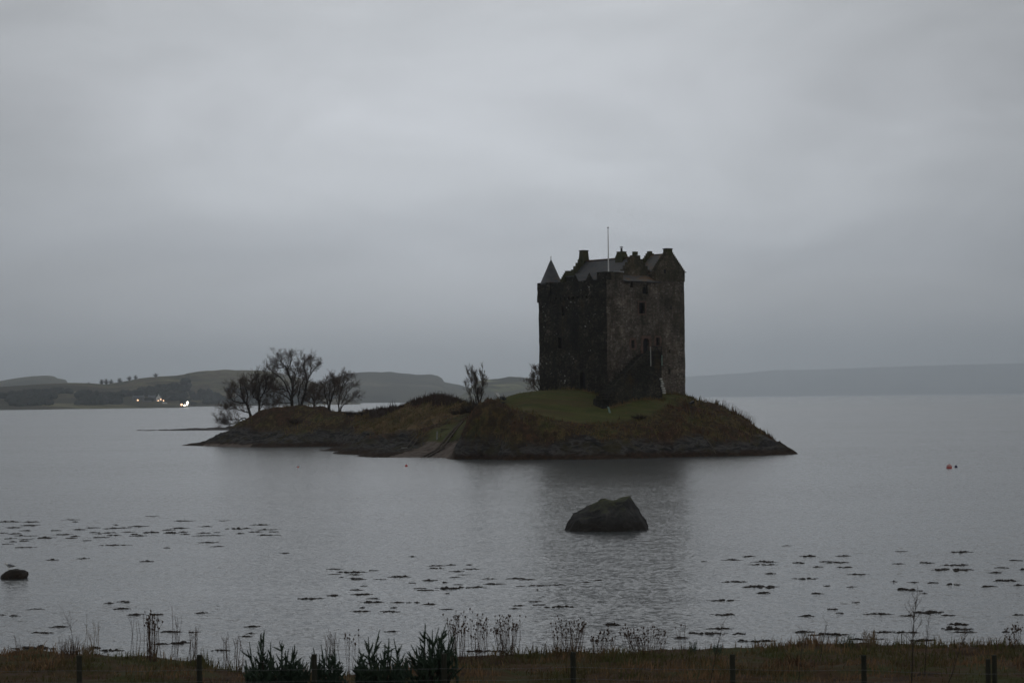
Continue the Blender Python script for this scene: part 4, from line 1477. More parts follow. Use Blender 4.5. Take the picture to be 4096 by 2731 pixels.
rng = random.Random(21)
mb = MB()
ridge_line = [(1450, 358), (1500, 360), (1550, 358), (1600, 356), (1640, 354), (1680, 352), (1710, 350), (1740, 347), (1770, 345), (1800, 342), (1825, 338), (1850, 332), (1875, 322)]
rl = [((px - 2048) / FPX * Y, Y) for px, Y in ridge_line]
for k in range(len(rl) - 1):
    for s in range(20):
        t = s / 20
        big = 0.30 + 0.42 * min(1, (k + t) / 7)
        for row in range(-2, 2):
            X = rl[k][0] * (1 - t) + rl[k + 1][0] * t + rng.gauss(0, 0.5)
            Y = rl[k][1] * (1 - t) + rl[k + 1][1] * t - row * 1.6 + rng.gauss(0, 0.6)
            z = island_z(X, Y)
            twiggy(mb, (X, Y, z), big * rng.uniform(0.6, 1.25), 0.8, 8, rng, 0.03)
stuff(mb.build('scrub', M['bramble']))

shrubs = [(1185, 1662, 357, 0.9, 1.3, 'dark round bush on the face of the grassy mound'),
          (1878, 1664, 296, 1.5, 1.5, 'large dark bush in the hollow left of the upright tree'),
          (1835, 1678, 299, 1.0, 1.2, 'smaller dark bush beside the large one in the hollow'),
          (1655, 1607, 352, 0.9, 0.9, 'small rounded bush on the skyline of the brown scrub'),
          (1900, 1622, 300, 0.9, 1.2, 'dark bush at the foot of the upright tree'),
          (1815, 1620, 325, 0.9, 1.0, 'dark bush where the scrub meets the yellow grass'),
          (1400, 1668, 354, 0.6, 0.8, 'thin bush right of the slender tree on the mound'),
          (1440, 1672, 350, 0.5, 0.8, 'wispy bush at the left end of the yellow grass'),
          (2560, 1672, 270, 0.5, 0.9, 'dark tangle of bramble at the right edge of the lawn')]
for i, (px, py, Y, h, w, lab) in enumerate(shrubs):
    rng = random.Random(100 + i)
    p = at(px, py, Y)
    z = island_z(p.x, p.y)
    mb = MB()
    twiggy(mb, (p.x, p.y, z), h, w, 120, rng, 0.022)
    tag(mb.build('bush', M['dark_shrub'], loc=(p.x, p.y, z)), lab, 'bush')

# dead bracken and rough grass over the islet: thousands of blades in one object
rs = np.random.RandomState(5)
mb = MB()
NB = 60000
bx = rs.uniform(-58, 36, NB)
by = np.where(rs.rand(NB) < 0.6, rs.uniform(260, 292, NB), rs.uniform(292, 376, NB))
bx = np.concatenate([bx, rs.uniform(-24, -3, 24000)])
by = np.concatenate([by, rs.uniform(308, 366, 24000)])
bz0 = isl_base(bx, by)
lw, rk, sd = masks(bx, by, bz0)
ok = (bz0 > 1.2) & ((lw < 0.5) | (rs.rand(len(bx)) < 0.10)) & (rk < 0.6 + 0.4 * (rs.rand(len(bx)) < 0.25)) & (sd < 0.5)
bx, by, lw = bx[ok], by[ok], lw[ok]
bz = island_h(bx, by)
clump = fbm(bx / 1.1, by / 1.1, 2, 77)
MOUND = poly_px([(850, 372), (1450, 352), (1450, 330), (1100, 340), (850, 360)])
jx_, jy_ = bx + 2.2 * fbm(bx / 4, by / 4, 3, 71), by + 2.2 * fbm(bx / 4, by / 4, 3, 73)
rough = (inside(jx_, jy_, TAN)) | (inside(jx_, jy_, MOUND) & (fbm(bx / 3.5, by / 3.5, 3, 75) > -0.22)) | (fbm(bx / 3.0, by / 2.2, 3, 79) > 0.26)
jx2, jy2 = bx + 0.9 * fbm(bx / 1.7, by / 1.7, 3, 71), by + 0.9 * fbm(bx / 1.7, by / 1.7, 3, 73)
scr = inside(jx2, jy2, SCRUB)
mbg, mbs = MB(), MB()
mbb = mb
for k in range(len(bx)):
    mb = mbs if scr[k] else (mbg if (rough[k] or lw[k] > 0.5) else mbb)
    h = (0.16 + 0.5 * rs.rand() ** 2) * (0.75 + 1.3 * max(-0.3, clump[k])) * (0.45 if lw[k] > 0.5 else (1.35 if scr[k] else 1.0))
    a = rs.uniform(0, 2 * math.pi)
    w = 0.05 + 0.06 * rs.rand()
    dx, dy = math.cos(a) * w, math.sin(a) * w
    lx, ly = rs.normal(0, 0.22) * h, rs.normal(0, 0.22) * h
    mb.tri((bx[k] - dx, by[k] - dy, bz[k] - 0.06), (bx[k] + dx, by[k] + dy, bz[k] - 0.06), (bx[k] + lx, by[k] + ly, bz[k] + h))
stuff(mbb.build('bracken', M['bracken']))
stuff(mbs.build('bramble_cover', M['bramble']))
for k in range(2600):
    e = rs.randint(0, 4)
    t = rs.rand()
    if e == 0:
        P = W(-0.12 - 0.35 * rs.rand(), 6.3 + t * 6.5, 0)
    elif e == 1:
        P = W(t * 13.2, -0.15 - 0.45 * rs.rand() ** 2, 0)
    elif e == 2:
        P = W(-3.05 - 0.4 * rs.rand() ** 2, -2.5 + 8.8 * t, 0)
    else:
        P = W(-3.2 + 3 * t, 6.35 + 0.3 * rs.rand(), 0)
    z0 = isl_base(P.x, P.y)[0]
    h = 0.12 + 0.5 * rs.rand() ** 3
    a = rs.uniform(0, 6.28)
    dx, dy = 0.05 * math.cos(a), 0.05 * math.sin(a)
    mbg.tri((P.x - dx, P.y - dy, z0 - 0.1), (P.x + dx, P.y + dy, z0 - 0.1), (P.x + rs.normal(0, 0.15) * h, P.y + rs.normal(0, 0.15) * h, z0 + h))
stuff(mbg.build('rough_grass', M['rough_grass']))

# tall dead stems on the right-hand skyline of the islet
rng = random.Random(33)
stem_spots = [(2850, 1622, 284), (2880, 1634, 284), (2900, 1641, 283.5), (2925, 1652, 283), (2945, 1660, 282.5), (2965, 1672, 282), (2985, 1686, 281), (3005, 1702, 280.5)]
mb = MB()
for (px, py, Y) in stem_spots:
    p = at(px, py, Y)
    for k in range(12):
        X, Y_ = p.x + rng.gauss(0, 0.35), p.y + rng.gauss(0, 0.3)
        z = island_z(X, Y_)
        h = rng.uniform(0.4, 1.0)
        e = Vector((X + rng.gauss(0.1, 0.12), Y_, z + h))
        mb.tube([(X, Y_, z - 0.1), e], [0.018, 0.010], 3, False)
        mb.tube([e, e + Vector((rng.gauss(0, 0.05), 0, 0.1))], [0.03, 0.015], 3, False)
stuff(mb.build('dead_stems', M['dead_stalk']))

# ------------------------------------------------------------------ small things on the islet
def ground(px, py, Y):
    p = at(px, py, Y)
    return Vector((p.x, p.y, island_z(p.x, p.y)))


def floodlight(px, py, Y, label, mat, tilt, yaw, s=0.75):
    g = ground(px, py, Y)
    root = thing('floodlight', g, label, 'floodlight')
    p = MB()
    p.box((g.x, g.y, g.z + 0.1), 0.5 * s, 0.3 * s, 0.2)
    p.build('base', M['black_metal'], root)
    p = MB()
    for sx in (-1, 1):
        p.tube([(g.x + sx * 0.42 * s, g.y, g.z + 0.18), (g.x + sx * 0.42 * s, g.y, g.z + 0.62)], [0.025, 0.025], 5)
    p.tube([(g.x - 0.42 * s, g.y, g.z + 0.2), (g.x + 0.42 * s, g.y, g.z + 0.2)], [0.025, 0.025], 5)
    p.build('bracket', M['black_metal'], root)
    hd = MB()
    ct = Vector((g.x, g.y, g.z + 0.62))
    R = Matrix.Rotation(yaw, 3, 'Z') @ Matrix.Rotation(tilt, 3, 'Y')
    def ring(w, d, z):
        return [ct + R @ Vector(q) for q in ((-w, -d, z), (w, -d, z), (w, d, z), (-w, d, z))]
    hd.hexa(ring(0.22 * s, 0.25 * s, -0.16) + ring(0.38 * s, 0.45 * s, 0.08))
    hd.hexa(ring(0.40 * s, 0.47 * s, 0.083) + ring(0.40 * s, 0.47 * s, 0.13))
    hd.build('lamp_housing', mat, root)
    return root


floodlight(1990, 1602, 286, 'white-faced floodlight on the skyline at the left end of the lawn', M['white_paint'], 0.85, -0.5)
floodlight(2013, 1640, 275, 'black floodlight on a stand on the bluff below the lawn edge', M['black_metal'], 0.5, 0.4, 0.8)
floodlight(2768, 1690, 277, 'dark floodlight among dead bracken on the right slope below the tower', M['black_metal'], -0.4, 0.3, 0.75)

g = ground(2440, 1612, 271.5)
mb = MB()
top = g + Vector((-0.22, 0.1, 0.72))
mb.hexa([g + Vector((-0.13, -0.03, -0.1)), g + Vector((0.13, -0.03, -0.1)), g + Vector((0.13, 0.03, -0.1)), g + Vector((-0.13, 0.03, -0.1)),
         top + Vector((-0.12, -0.03, 0.04)), top + Vector((0.12, -0.03, 0)), top + Vector((0.12, 0.03, 0)), top + Vector((-0.12, 0.03, 0.04))])
tag(mb.build('leaning_board', M['green_wood'], loc=g), 'pale green board leaning at the foot of the stone stair', 'board')
g = ground(2178, 1580, 285.5)
mb = MB()
mb.tube([g + Vector((0, 0, -0.1)), g + Vector((0.02, 0, 0.45)), g + Vector((0.0, 0.02, 0.7))], [0.08, 0.075, 0.06], 6)
tag(mb.build('wooden_stake', M['old_wood'], loc=g), 'short wooden stake in the grass at the left corner of the tower', 'stake')

# slipway of two long rails with sleepers, wooden gate steps and post above the beach
def slope_pt(px, py, Y, dz=0.12):
    p = at(px, py, Y)
    return Vector((p.x, p.y, max(island_z(p.x, p.y), -0.2) + dz))


rail_a = [(1690, 1830, 276.3), (1745, 1795, 280.5), (1800, 1762, 285), (1838, 1742, 288)]
rail_b = [(1713, 1830, 276), (1765, 1797, 280), (1815, 1765, 284.5), (1852, 1745, 288)]
A = [slope_pt(*q) for q in rail_a]
B = [slope_pt(*q) for q in rail_b]
slip = thing('slipway', A[0], 'narrow boat slipway of two rails running down the beach', 'slipway')
for L_ in (A, B):
    mb = MB()
    for k in range(3):
        d = (L_[k + 1] - L_[k])
        s = Vector((0.09, 0, 0))
        hh = Vector((0, 0, 0.16))
        mb.hexa([L_[k] - s, L_[k] + s, L_[k + 1] + s, L_[k + 1] - s, L_[k] - s + hh, L_[k] + s + hh, L_[k + 1] + s + hh, L_[k + 1] - s + hh])
    mb.build('rail', M['old_wood'], slip)
for k in range(9):
    t = k / 8 * 2.95
    i_ = int(t)
    f_ = t - i_
    a = A[i_] * (1 - f_) + A[min(3, i_ + 1)] * f_
    b_ = B[i_] * (1 - f_) + B[min(3, i_ + 1)] * f_
    mb = MB()
    mb.tube([a - Vector((0.25, 0, 0.02)), b_ + Vector((0.25, 0, -0.02))], [0.08, 0.08], 4)
    mb.build('sleeper', M['old_wood'], slip)
gate = thing('landing_steps', ground(1785, 1745, 287), 'flight of wooden steps climbing from the beach to the grass shelf', 'steps')
for k in range(5):
    p = at(1786 + k * 2, 1752 - k * 9, 286.5 + k * 0.8)
    mb = MB()
    mb.box((p.x, p.y, p.z), 1.9, 0.35, 0.10, 0.12)
    mb.build('step', M['old_wood'], gate)
for sx in (-1, 1):
    p = at(1788 + sx * 31, 1754, 286.3)
    q = at(1796 + sx * 29, 1712, 290)
    mb = MB()
    mb.tube([p - Vector((0, 0, 0.4)), q - Vector((0, 0, 0.15))], [0.09, 0.09], 5)
    mb.build('stringer', M['old_wood'], gate)
p = ground(1748, 1768, 285.5)
mb = MB()
mb.tube([p - Vector((0, 0, 0.3)), Vector((p.x + 0.05, p.y, at(1752, 1724, 285.5).z))], [0.12, 0.10], 7)
tag(mb.build('mooring_post', M['pale_wood'], loc=p), 'thick pale wooden post standing at the head of the beach', 'post')
for (a_, b_, lab) in (((1640, 1797, 283), (1682, 1757, 290), 'long thin pole lying on the weedy bank left of the beach, the nearer one'),
                      ((1628, 1790, 285), (1668, 1752, 291.5), 'long thin pole lying on the weedy bank left of the beach, the farther one')):
    p, q = slope_pt(*a_, 0.12), slope_pt(*b_, 0.25)
    mb = MB()
    mb.tube([p, q], [0.06, 0.045], 6)
    tag(mb.build('wooden_pole', M['old_wood'], loc=p), lab, 'pole')
p, q = slope_pt(1609, 1795, 284, 0.1), slope_pt(1626, 1790, 284.5, 0.15)
mb = MB()
mb.box((p + q) / 2, 0.7, 0.2, 0.1, 0.2)
tag(mb.build('plank', M['pale_wood'], loc=p), 'short pale plank lying among the weed left of the beach', 'plank')
A_ = [at(2812, 1774, 269), at(2840, 1780, 268.2), at(2862, 1792, 267.4)]
A_ = [Vector((q.x, q.y - 0.3, island_z(q.x, q.y - 0.3) + 0.10)) for q in A_]
mb = MB()
mb.tube(A_, [0.07, 0.06, 0.05], 6)
tag(mb.build('driftwood', M['old_wood'], loc=A_[0]), 'bleached driftwood branch on the dark rocks of the right shore', 'driftwood')
p = at(2095, 1806, 260.5)
z0 = island_z(p.x, p.y)
mb = MB()
mb.box((p.x, p.y, z0 + 0.1), 2.4, 0.5, 0.18, 0.05)
tag(mb.build('beached_log', M['old_wood'], loc=(p.x, p.y, z0)), 'long brown log stranded low on the weedy shore below the bluff', 'log')

# ------------------------------------------------------------------ boulder in the water
def boulder(name, outline, Ymid, depth_k, mat, label, seed, zbase=-0.6, nz=40, na=84, sharp=0.10, cat='rock', facet=0.8):
    """outline: (px, py) of the left side bottom-to-top then the right side top-to-bottom"""
    pts = [at(px, py, Ymid) for (px, py) in outline]
    ox = np.array([p.x for p in pts])
    oz = np.array([p.z for p in pts])
    top = int(np.argmax(oz))
    zt = oz[top]
    Lz = sorted(zip(oz[:top + 1], ox[:top + 1]))
    Rz = sorted(zip(oz[top:], ox[top:]))
    mb = MB()
    for j in range(nz + 1):
        t = j / nz
        z = zbase + (zt - zbase) * (1 - (1 - t) ** 1.25)
        zc = max(z, min(Lz[0][0], Rz[0][0]))
        xl = np.interp(zc, [q[0] for q in Lz], [q[1] for q in Lz])
        xr = np.interp(zc, [q[0] for q in Rz], [q[1] for q in Rz])
        cx, rx = (xl + xr) / 2, max(0.06, (xr - xl) / 2)
        ry = (rx * 0.55 + 0.35) * depth_k * (1 - 0.35 * t) * (1 if t < 0.9 else max(0.25, 1 - ((t - 0.9) / 0.1) ** 2 * 0.7))
        for i in range(na):
            a = 2 * math.pi * i / na
            ca, sa = math.cos(a), math.sin(a)
            e = 0.75
            P = Vector((cx + math.copysign(abs(ca) ** e, ca) * rx, Ymid + math.copysign(abs(sa) ** e, sa) * ry + 0.3 * t, z))
            s = abs(sa)
            d4, _p = mnoise.voronoi(P * 0.85 + Vector((seed, seed * 2, 0)))
            fine = mnoise.fractal(P * 3.1 + Vector((0, seed, 0)), 1.0, 2.0, 4)
            crack = mnoise.ridged_multi_fractal(P * 1.3 + Vector((seed, 0, 3)), 1.0, 2.0, 4, 0.8, 2.0) - 1.0
            P.y += math.copysign(s, sa) * ((d4[1] - d4[0]) * facet - 0.25 * facet + fine * 0.05 + crack * 0.10)
            P.z += (mnoise.noise(P * 1.7 + Vector((0, seed, 0))) * sharp + fine * 0.03) * (0.25 + 0.75 * s) * (1 if t < 0.97 else 0.3)
            P.x += fine * 0.05
            mb.v.append(tuple(P))
    for j in range(nz):
        for i in range(na):
            i2 = (i + 1) % na
            mb.f.append((j * na + i, j * na + i2, (j + 1) * na + i2, (j + 1) * na + i))
    last = nz * na
    ring = [Vector(mb.v[last + i]) for i in range(na)]
    c = sum(ring, Vector((0, 0, 0))) / na
    mb.v.append((c.x, c.y, c.z + 0.02))
    for i in range(na):
        mb.f.append((last + i, last + (i + 1) % na, last + na))
    o = mb.build(name, mat, loc=(pts[top].x, Ymid, 0), smooth=False)
    return tag(o, label, cat)


mt, nt, b = new_mat('mossy_boulder', 0.75, 0.35)
v = coords(nt)
n1 = noise_out(nt, v, 1.1, 7, 0.65, 0.5)
rc = ramp(nt, n1, [(0.3, (0.009, 0.009, 0.0095)), (0.5, (0.024, 0.024, 0.023)), (0.66, (0.062, 0.058, 0.054))])
g_ = N(nt, 'ShaderNodeNewGeometry')
sg = N(nt, 'ShaderNodeSeparateXYZ')
nt.links.new(g_.outputs['Normal'], sg.inputs[0])
sp = N(nt, 'ShaderNodeSeparateXYZ')
nt.links.new(g_.outputs['Position'], sp.inputs[0])
n2 = noise_out(nt, v, 1.6, 5, 0.6)
hf = math_node(nt, 'MULTIPLY_ADD', n2, 1.0, math_node(nt, 'MULTIPLY_ADD', sg.outputs[2], 0.55, math_node(nt, 'MULTIPLY', sp.outputs[2], 0.28)))
c1 = mixc(nt, ramp(nt, math_node(nt, 'MULTIPLY', hf, 0.5), [(0.60, (0, 0, 0)), (0.76, (1, 1, 1))]), rc, (0.060, 0.066, 0.030))
zz = math_node(nt, 'MULTIPLY_ADD', n2, 0.5, sp.outputs[2])
c2 = mixc(nt, ramp(nt, zz, [(0.55, (1, 1, 1)), (0.95, (0, 0, 0))]), c1, (0.014, 0.011, 0.008))
nt.links.new(c2, b.inputs['Base Color'])
bump(nt, b, noise_out(nt, v, 2.5, 8, 0.65, 0.3), 1.0, 0.16)
M['boulder'] = mt
def hull_boulder(sil, front, Ymid, mat, label, seed):
    """an angular block: the hull of its outline and of facet corners before and behind it, broken up finely"""
    import bmesh
    bm = bmesh.new()
    P = [at(px, py, Ymid) for (px, py) in sil]
    for (px, py, dy) in front:
        q = at(px, py, Ymid + dy)
        P.append(q)
        P.append(Vector((q.x * (Ymid / q.y) + 0.15 * math.sin(px), Ymid - dy * 0.9 + 0.1 * math.cos(px * 1.3), q.z - 0.12)))
    for q in list(P):
        if q.z < 0.25:
            P.append(Vector((q.x + (q.x - P[0].x - 2.2) * 0.04, q.y, -0.7)))
    for q in P:
        bm.verts.new(q)
    res = bmesh.ops.convex_hull(bm, input=bm.verts)
    dead = [v for v in bm.verts if not v.link_faces]
    bmesh.ops.delete(bm, geom=dead, context='VERTS')
    for k in range(5):
        big = [e for e in bm.edges if e.calc_length() > 0.16]
        if not big:
            break
        bmesh.ops.subdivide_edges(bm, edges=big, cuts=1, use_grid_fill=True)
        bmesh.ops.triangulate(bm, faces=[f for f in bm.faces if len(f.verts) > 4])
    bm.normal_update()
    for v in bm.verts:
        p = v.co
        n = v.normal
        fine = mnoise.fractal(p * 2.6 + Vector((seed, 0, 0)), 1.0, 2.0, 5)
        lump = mnoise.noise(p * 0.9 + Vector((0, seed, 0)))
        crack = min(0.0, mnoise.ridged_multi_fractal(p * 1.1 + Vector((0, 0, seed)), 1.0, 2.0, 3, 0.8, 2.0) - 1.35)
        v.co = p + n * (0.040 * fine + 0.05 * lump * (1 if abs(n.y) > 0.3 else 0.3) + 0.09 * crack)
    for v in bm.verts:                      # the dip between its two crests
        w_ = at(2456, 1986, Ymid)
        if v.co.z > w_.z - 0.25:
            v.co.z -= 0.15 * math.exp(-((v.co.x - w_.x) / 0.34) ** 2)
    me = bpy.data.meshes.new('boulder')
    o0 = Vector((P[0].x + 2, Ymid, 0))
    bmesh.ops.translate(bm, verts=bm.verts, vec=-o0)
    bm.to_mesh(me)
    bm.free()
    me.materials.append(mat)
    o = bpy.data.objects.new('boulder', me)
    o.location = o0
    C.objects.link(o)
    return tag(o, label, 'rock')


hull_boulder([(2252, 2119), (2258, 2106), (2272, 2072), (2292, 2050), (2318, 2036), (2342, 2031), (2398, 1992), (2422, 1987), (2440, 1989), (2495, 1981), (2521, 1980), (2537, 2003), (2556, 2037),
              (2590, 2074), (2598, 2095), (2600, 2119)],
             [(2262, 2127, -0.9), (2330, 2136, -1.7), (2430, 2141, -2.0), (2530, 2136, -1.7), (2592, 2124, -0.8), (2298, 2078, -0.85), (2362, 2066, -1.25), (2430, 2058, -1.45), (2505, 2075, -1.55),
              (2572, 2090, -0.9), (2400, 2008, -0.45), (2452, 2012, -0.75), (2503, 2000, -0.7), (2535, 2040, -0.8)], 121.5, M['boulder'],
             'large angular mossy boulder standing alone in the water below the tower', 2.3)
boulder('rock', [(0, 2312), (3, 2300), (16, 2288), (36, 2278), (62, 2277), (90, 2281), (104, 2290), (107, 2300), (104, 2312)], 92.0, 1.0, M['seaweed'],
        'low black rock at the left edge of the photo with a gull on it', 5.1, -0.3, 16, 40, 0.03, 'rock', 0.12)

# gull on the rock
gp = at(37, 2275, 92.0)
gull = thing('gull', gp, 'grey and white gull standing on the low black rock', 'bird')
s = 0.01 * 1.0
def gpt(x, z, y=0.0):
    """centimetres from the feet, x to the right in the picture"""
    return gp + Vector((x * 0.01, y * 0.01, z * 0.01))


mb = MB()
mb.smooth = True
spine = [(-15, 22.5, 2.0), (-12.5, 21.5, 3.6), (-9, 18.5, 4.4), (-5, 15.5, 6.6), (1, 14, 7.4), (8, 13.0, 6.2), (14, 11.8, 3.8), (19, 10.8, 1.6), (22, 10.4, 0.6)]
mb.tube([gpt(x, z) for (x, z, r) in spine], [r * 0.01 for (x, z, r) in spine], 14)
mb.build('body', M['gull_white'], gull)
for sy in (-1, 1):
    mb = MB()
    mb.smooth = True
    wing = [(-6, 17.5, 1.5), (-2, 17.5, 4.2), (5, 16.0, 4.6), (12, 14.2, 3.0), (17, 13.0, 1.4)]
    mb.tube([gpt(x, z, sy * 4.6) for (x, z, r) in wing], [r * 0.01 for (x, z, r) in wing], 10)
    w_ = mb.build('wing', M['gull_grey'], gull)
    mb = MB()
    tipp = [(15, 13.4, 1.5), (20, 12.4, 1.2), (27, 11.8, 0.4)]
    mb.tube([gpt(x, z, sy * 3.6) for (x, z, r) in tipp], [r * 0.01 for (x, z, r) in tipp], 8)
    mb.build('wing_tip', M['gull_black'], w_)
    mb = MB()
    lg = [(-1, 9, 0.8), (-0.5, 4, 0.5), (-1, -0.5, 0.5), (-4, -0.8, 0.5)]
    mb.tube([gpt(x, z, sy * 3.0) for (x, z, r) in lg], [r * 0.01 for (x, z, r) in lg], 6)
    mb.build('leg', M['gull_bill'], gull)
mb = MB()
bl = [(-15.5, 22.4, 1.1), (-18.5, 22.0, 0.8), (-20.5, 21.3, 0.3)]
mb.tube([gpt(x, z) for (x, z, r) in bl], [r * 0.01 for (x, z, r) in bl], 8)
mb.build('beak', M['gull_bill'], gull)

# ------------------------------------------------------------------ buoys
def buoy(px, py, wpx, label, top, low, ring=True, name='buoy'):
    p = sea(px, py)
    r = wpx / 2 * p.y / FPX
    root = thing(name, p, label, 'buoy')
    mb = MB()
    mb.smooth = True
    mb.lathe((p.x, p.y, 0), [(r * 0.5, -r * 0.5), (r * 0.9, -r * 0.2), (r, 0.05 * r), (r * 0.97, r * 0.45)], 20)
    mb.build('lower_float', low, root)
    mb = MB()
    mb.smooth = True
    mb.lathe((p.x, p.y, 0), [(r * 0.965, r * 0.452), (r * 0.9, r * 0.8), (r * 0.72, r * 1.12), (r * 0.4, r * 1.35), (r * 0.18, r * 1.4)], 20)
    mb.build('upper_float', top, root)
    mb = MB()
    pts = [Vector((p.x + r * 0.17 * math.cos(a), p.y, r * 1.52 + r * 0.17 * math.sin(a))) for a in np.linspace(0, 2 * math.pi, 13)]
    mb.tube(pts, [r * 0.05] * 13, 5, False)
    mb.build('mooring_ring', M['lead'], root)
    return root


buoy(3797, 1872, 23, 'large mooring buoy, faded pink above and red below, right of the islet', M['pink_buoy'], M['red_buoy'])
buoy(3824, 1869, 12, 'small navy float riding beside the large pink buoy', M['navy_buoy'], M['navy_buoy'])
buoy(1625, 1865, 11, 'small red buoy in front of the beach of the islet', M['red_buoy'], M['red_buoy'])
buoy(1192, 1869, 7, 'tiny red buoy out in front of the low mound', M['red_buoy'], M['red_buoy'])

# ------------------------------------------------------------------ seaweed lying on the water
WEED = []


def zl(x0, y0, k, rows):
    for r in rows:
        WEED.append((x0 + r[0] * k, y0 + r[1] * k, r[2] * k, (r[3] if len(r) > 3 else 5) * k))


zl(0, 2050, 0.5102, [(80, 71, 160, 7), (250, 72, 110, 7), (230, 100, 110, 8), (110, 117, 110), (200, 141, 80), (30, 158, 60), (110, 165, 70), (160, 180, 60, 7), (240, 182, 70), (350, 197, 140, 10), (80, 203, 60),
                     (200, 209, 80), (190, 222, 60), (100, 228, 40), (55, 246, 60), (200, 272, 140), (450, 138, 60), (490, 170, 120), (590, 185, 60), (560, 200, 60), (680, 218, 60), (620, 133, 100), (730, 119, 90),
                     (770, 165, 50), (740, 155, 60), (860, 157, 90), (790, 193, 110), (890, 177, 90, 7), (880, 123, 110), (975, 119, 60), (1080, 108, 120, 7), (1005, 151, 70), (1180, 156, 110, 11), (1080, 182, 120),
                     (1060, 170, 60), (1340, 160, 100, 10), (1410, 121, 110, 6), (1320, 135, 70), (1450, 170, 70), (1440, 152, 50), (1450, 64, 140), (1750, 63, 70), (1610, 108, 90, 6), (1600, 160, 80), (1590, 180, 140),
                     (1700, 178, 90), (1705, 155, 40), (1870, 127, 190, 9), (1880, 164, 50, 6), (2080, 176, 110), (2040, 96, 130), (2100, 132, 150), (2180, 175, 40), (2150, 150, 60), (890, 255, 190), (1640, 233, 150, 7),
                     (1700, 265, 80), (1308, 276, 40), (410, 369, 90, 6), (650, 358, 80), (1150, 382, 70), (2235, 317, 60), (560, 55, 120, 3), (590, 72, 30), (2000, 150, 90), (910, 96, 25), (1200, 27, 70, 3)])
zl(1200, 2150, 0.5102, [(270, 246, 110), (400, 271, 200, 8), (270, 286, 70), (325, 310, 30), (430, 290, 90), (430, 317, 90), (450, 328, 110), (575, 258, 60), (630, 327, 70), (780, 306, 150, 8), (880, 148, 40),
                        (1070, 220, 140), (1190, 215, 60, 6), (1330, 212, 35), (1065, 241, 110, 8), (1340, 247, 100, 6), (1230, 264, 100), (1280, 289, 70), (1010, 335, 100, 7), (1220, 310, 60), (1480, 322, 100),
                        (1690, 319, 130, 6), (1780, 328, 130), (1530, 362, 160, 7), (1730, 380, 60), (1860, 376, 160), (2030, 370, 120, 4), (880, 355, 50), (980, 410, 150), (1160, 397, 150, 17), (1330, 390, 220, 12),
                        (940, 397, 60), (500, 379, 40), (440, 408, 80, 7), (265, 454, 80, 8), (485, 445, 140, 10), (80, 478, 180, 9), (570, 478, 90), (560, 506, 160, 10), (760, 508, 80, 6), (855, 508, 35), (920, 508, 35),
                        (1010, 522, 90, 9), (1150, 560, 70, 8), (740, 548, 35), (490, 548, 30), (475, 577, 130, 6), (700, 577, 120, 9), (1710, 532, 90), (1690, 555, 80, 3), (1875, 527, 70, 8), (2030, 541, 240, 10),
                        (1840, 500, 70, 4), (2245, 349, 50), (2345, 335, 50), (1862, 409, 15), (1150, 437, 30), (1135, 352, 35), (1240, 367, 60)])
zl(2800, 2150, 0.551, [(230, 162, 130), (350, 136, 90, 6), (30, 173, 30), (460, 175, 150, 7), (450, 196, 180), (515, 260, 65), (240, 320, 170, 6), (430, 358, 230, 13), (455, 401, 90, 7), (170, 456, 190, 7),
                       (760, 297, 160, 6), (790, 134, 110, 8), (720, 181, 70), (850, 212, 50), (1000, 181, 150, 6), (1050, 215, 100, 6), (1040, 132, 90), (920, 174, 80), (1150, 266, 130), (1470, 99, 70),
                       (1900, 105, 140, 8), (1640, 181, 90, 7), (1850, 198, 170, 8), (1840, 235, 250, 16), (1450, 190, 70), (2290, 165, 60, 7), (2190, 218, 80), (2145, 253, 90), (2220, 312, 150, 11), (1840, 342, 100, 7),
                       (2100, 355, 90, 8), (2320, 345, 70, 10), (1405, 319, 40), (1500, 377, 120, 17), (1590, 384, 40), (1630, 404, 30), (1690, 328, 60), (850, 405, 80), (1100, 356, 60), (1130, 470, 40, 7),
                       (960, 518, 50, 7), (920, 350, 40), (630, 58, 50, 3), (1550, 324, 60), (2340, 230, 30)])
zl(0, 2380, 0.4252, [(330, 130, 130), (140, 193, 90), (20, 185, 60), (1030, 75, 70), (1170, 62, 110, 9), (1140, 127, 140, 10), (560, 297, 140, 11), (400, 353, 180, 10), (1270, 182, 130, 10), (1470, 182, 130, 10),
                     (1900, 166, 110, 9), (1610, 345, 170, 12), (1830, 347, 90, 7), (320, 500, 350, 22), (895, 495, 90, 22), (1040, 518, 190, 14), (1520, 460, 120, 12), (1680, 448, 150, 18), (2070, 517, 130, 9), (2310, 387, 90)])
zl(900, 2380, 0.4252, [(270, 295, 150, 7), (240, 360, 60), (200, 387, 100), (1570, 340, 110)])
zl(1800, 2380, 0.4252, [(330, 525, 380, 12), (1520, 275, 140, 18), (2180, 400, 110, 8), (2300, 357, 110, 5)])
zl(2700, 2380, 0.3401, [(570, 228, 220, 16), (530, 393, 270, 14), (420, 450, 320, 18), (750, 455, 130, 18), (80, 500, 150, 12), (795, 535, 80, 9), (1020, 540, 290, 16), (1550, 243, 150, 12), (1940, 210, 80, 8),
                        (1500, 430, 200, 11), (1810, 462, 390, 22), (2160, 517, 130, 10)])
zl(3300, 2380, 0.3384, [(640, 222, 300, 15), (980, 245, 190, 10), (1230, 205, 300, 32), (1460, 238, 130, 10), (1570, 345, 200, 20), (1560, 400, 300, 30), (1600, 437, 130, 14), (1740, 436, 80, 8), (700, 436, 200, 16),
                        (890, 440, 140, 11), (1050, 440, 110, 12), (2280, 234, 110, 18), (2140, 433, 70, 8), (1150, 535, 260, 22), (600, 520, 130, 10)])


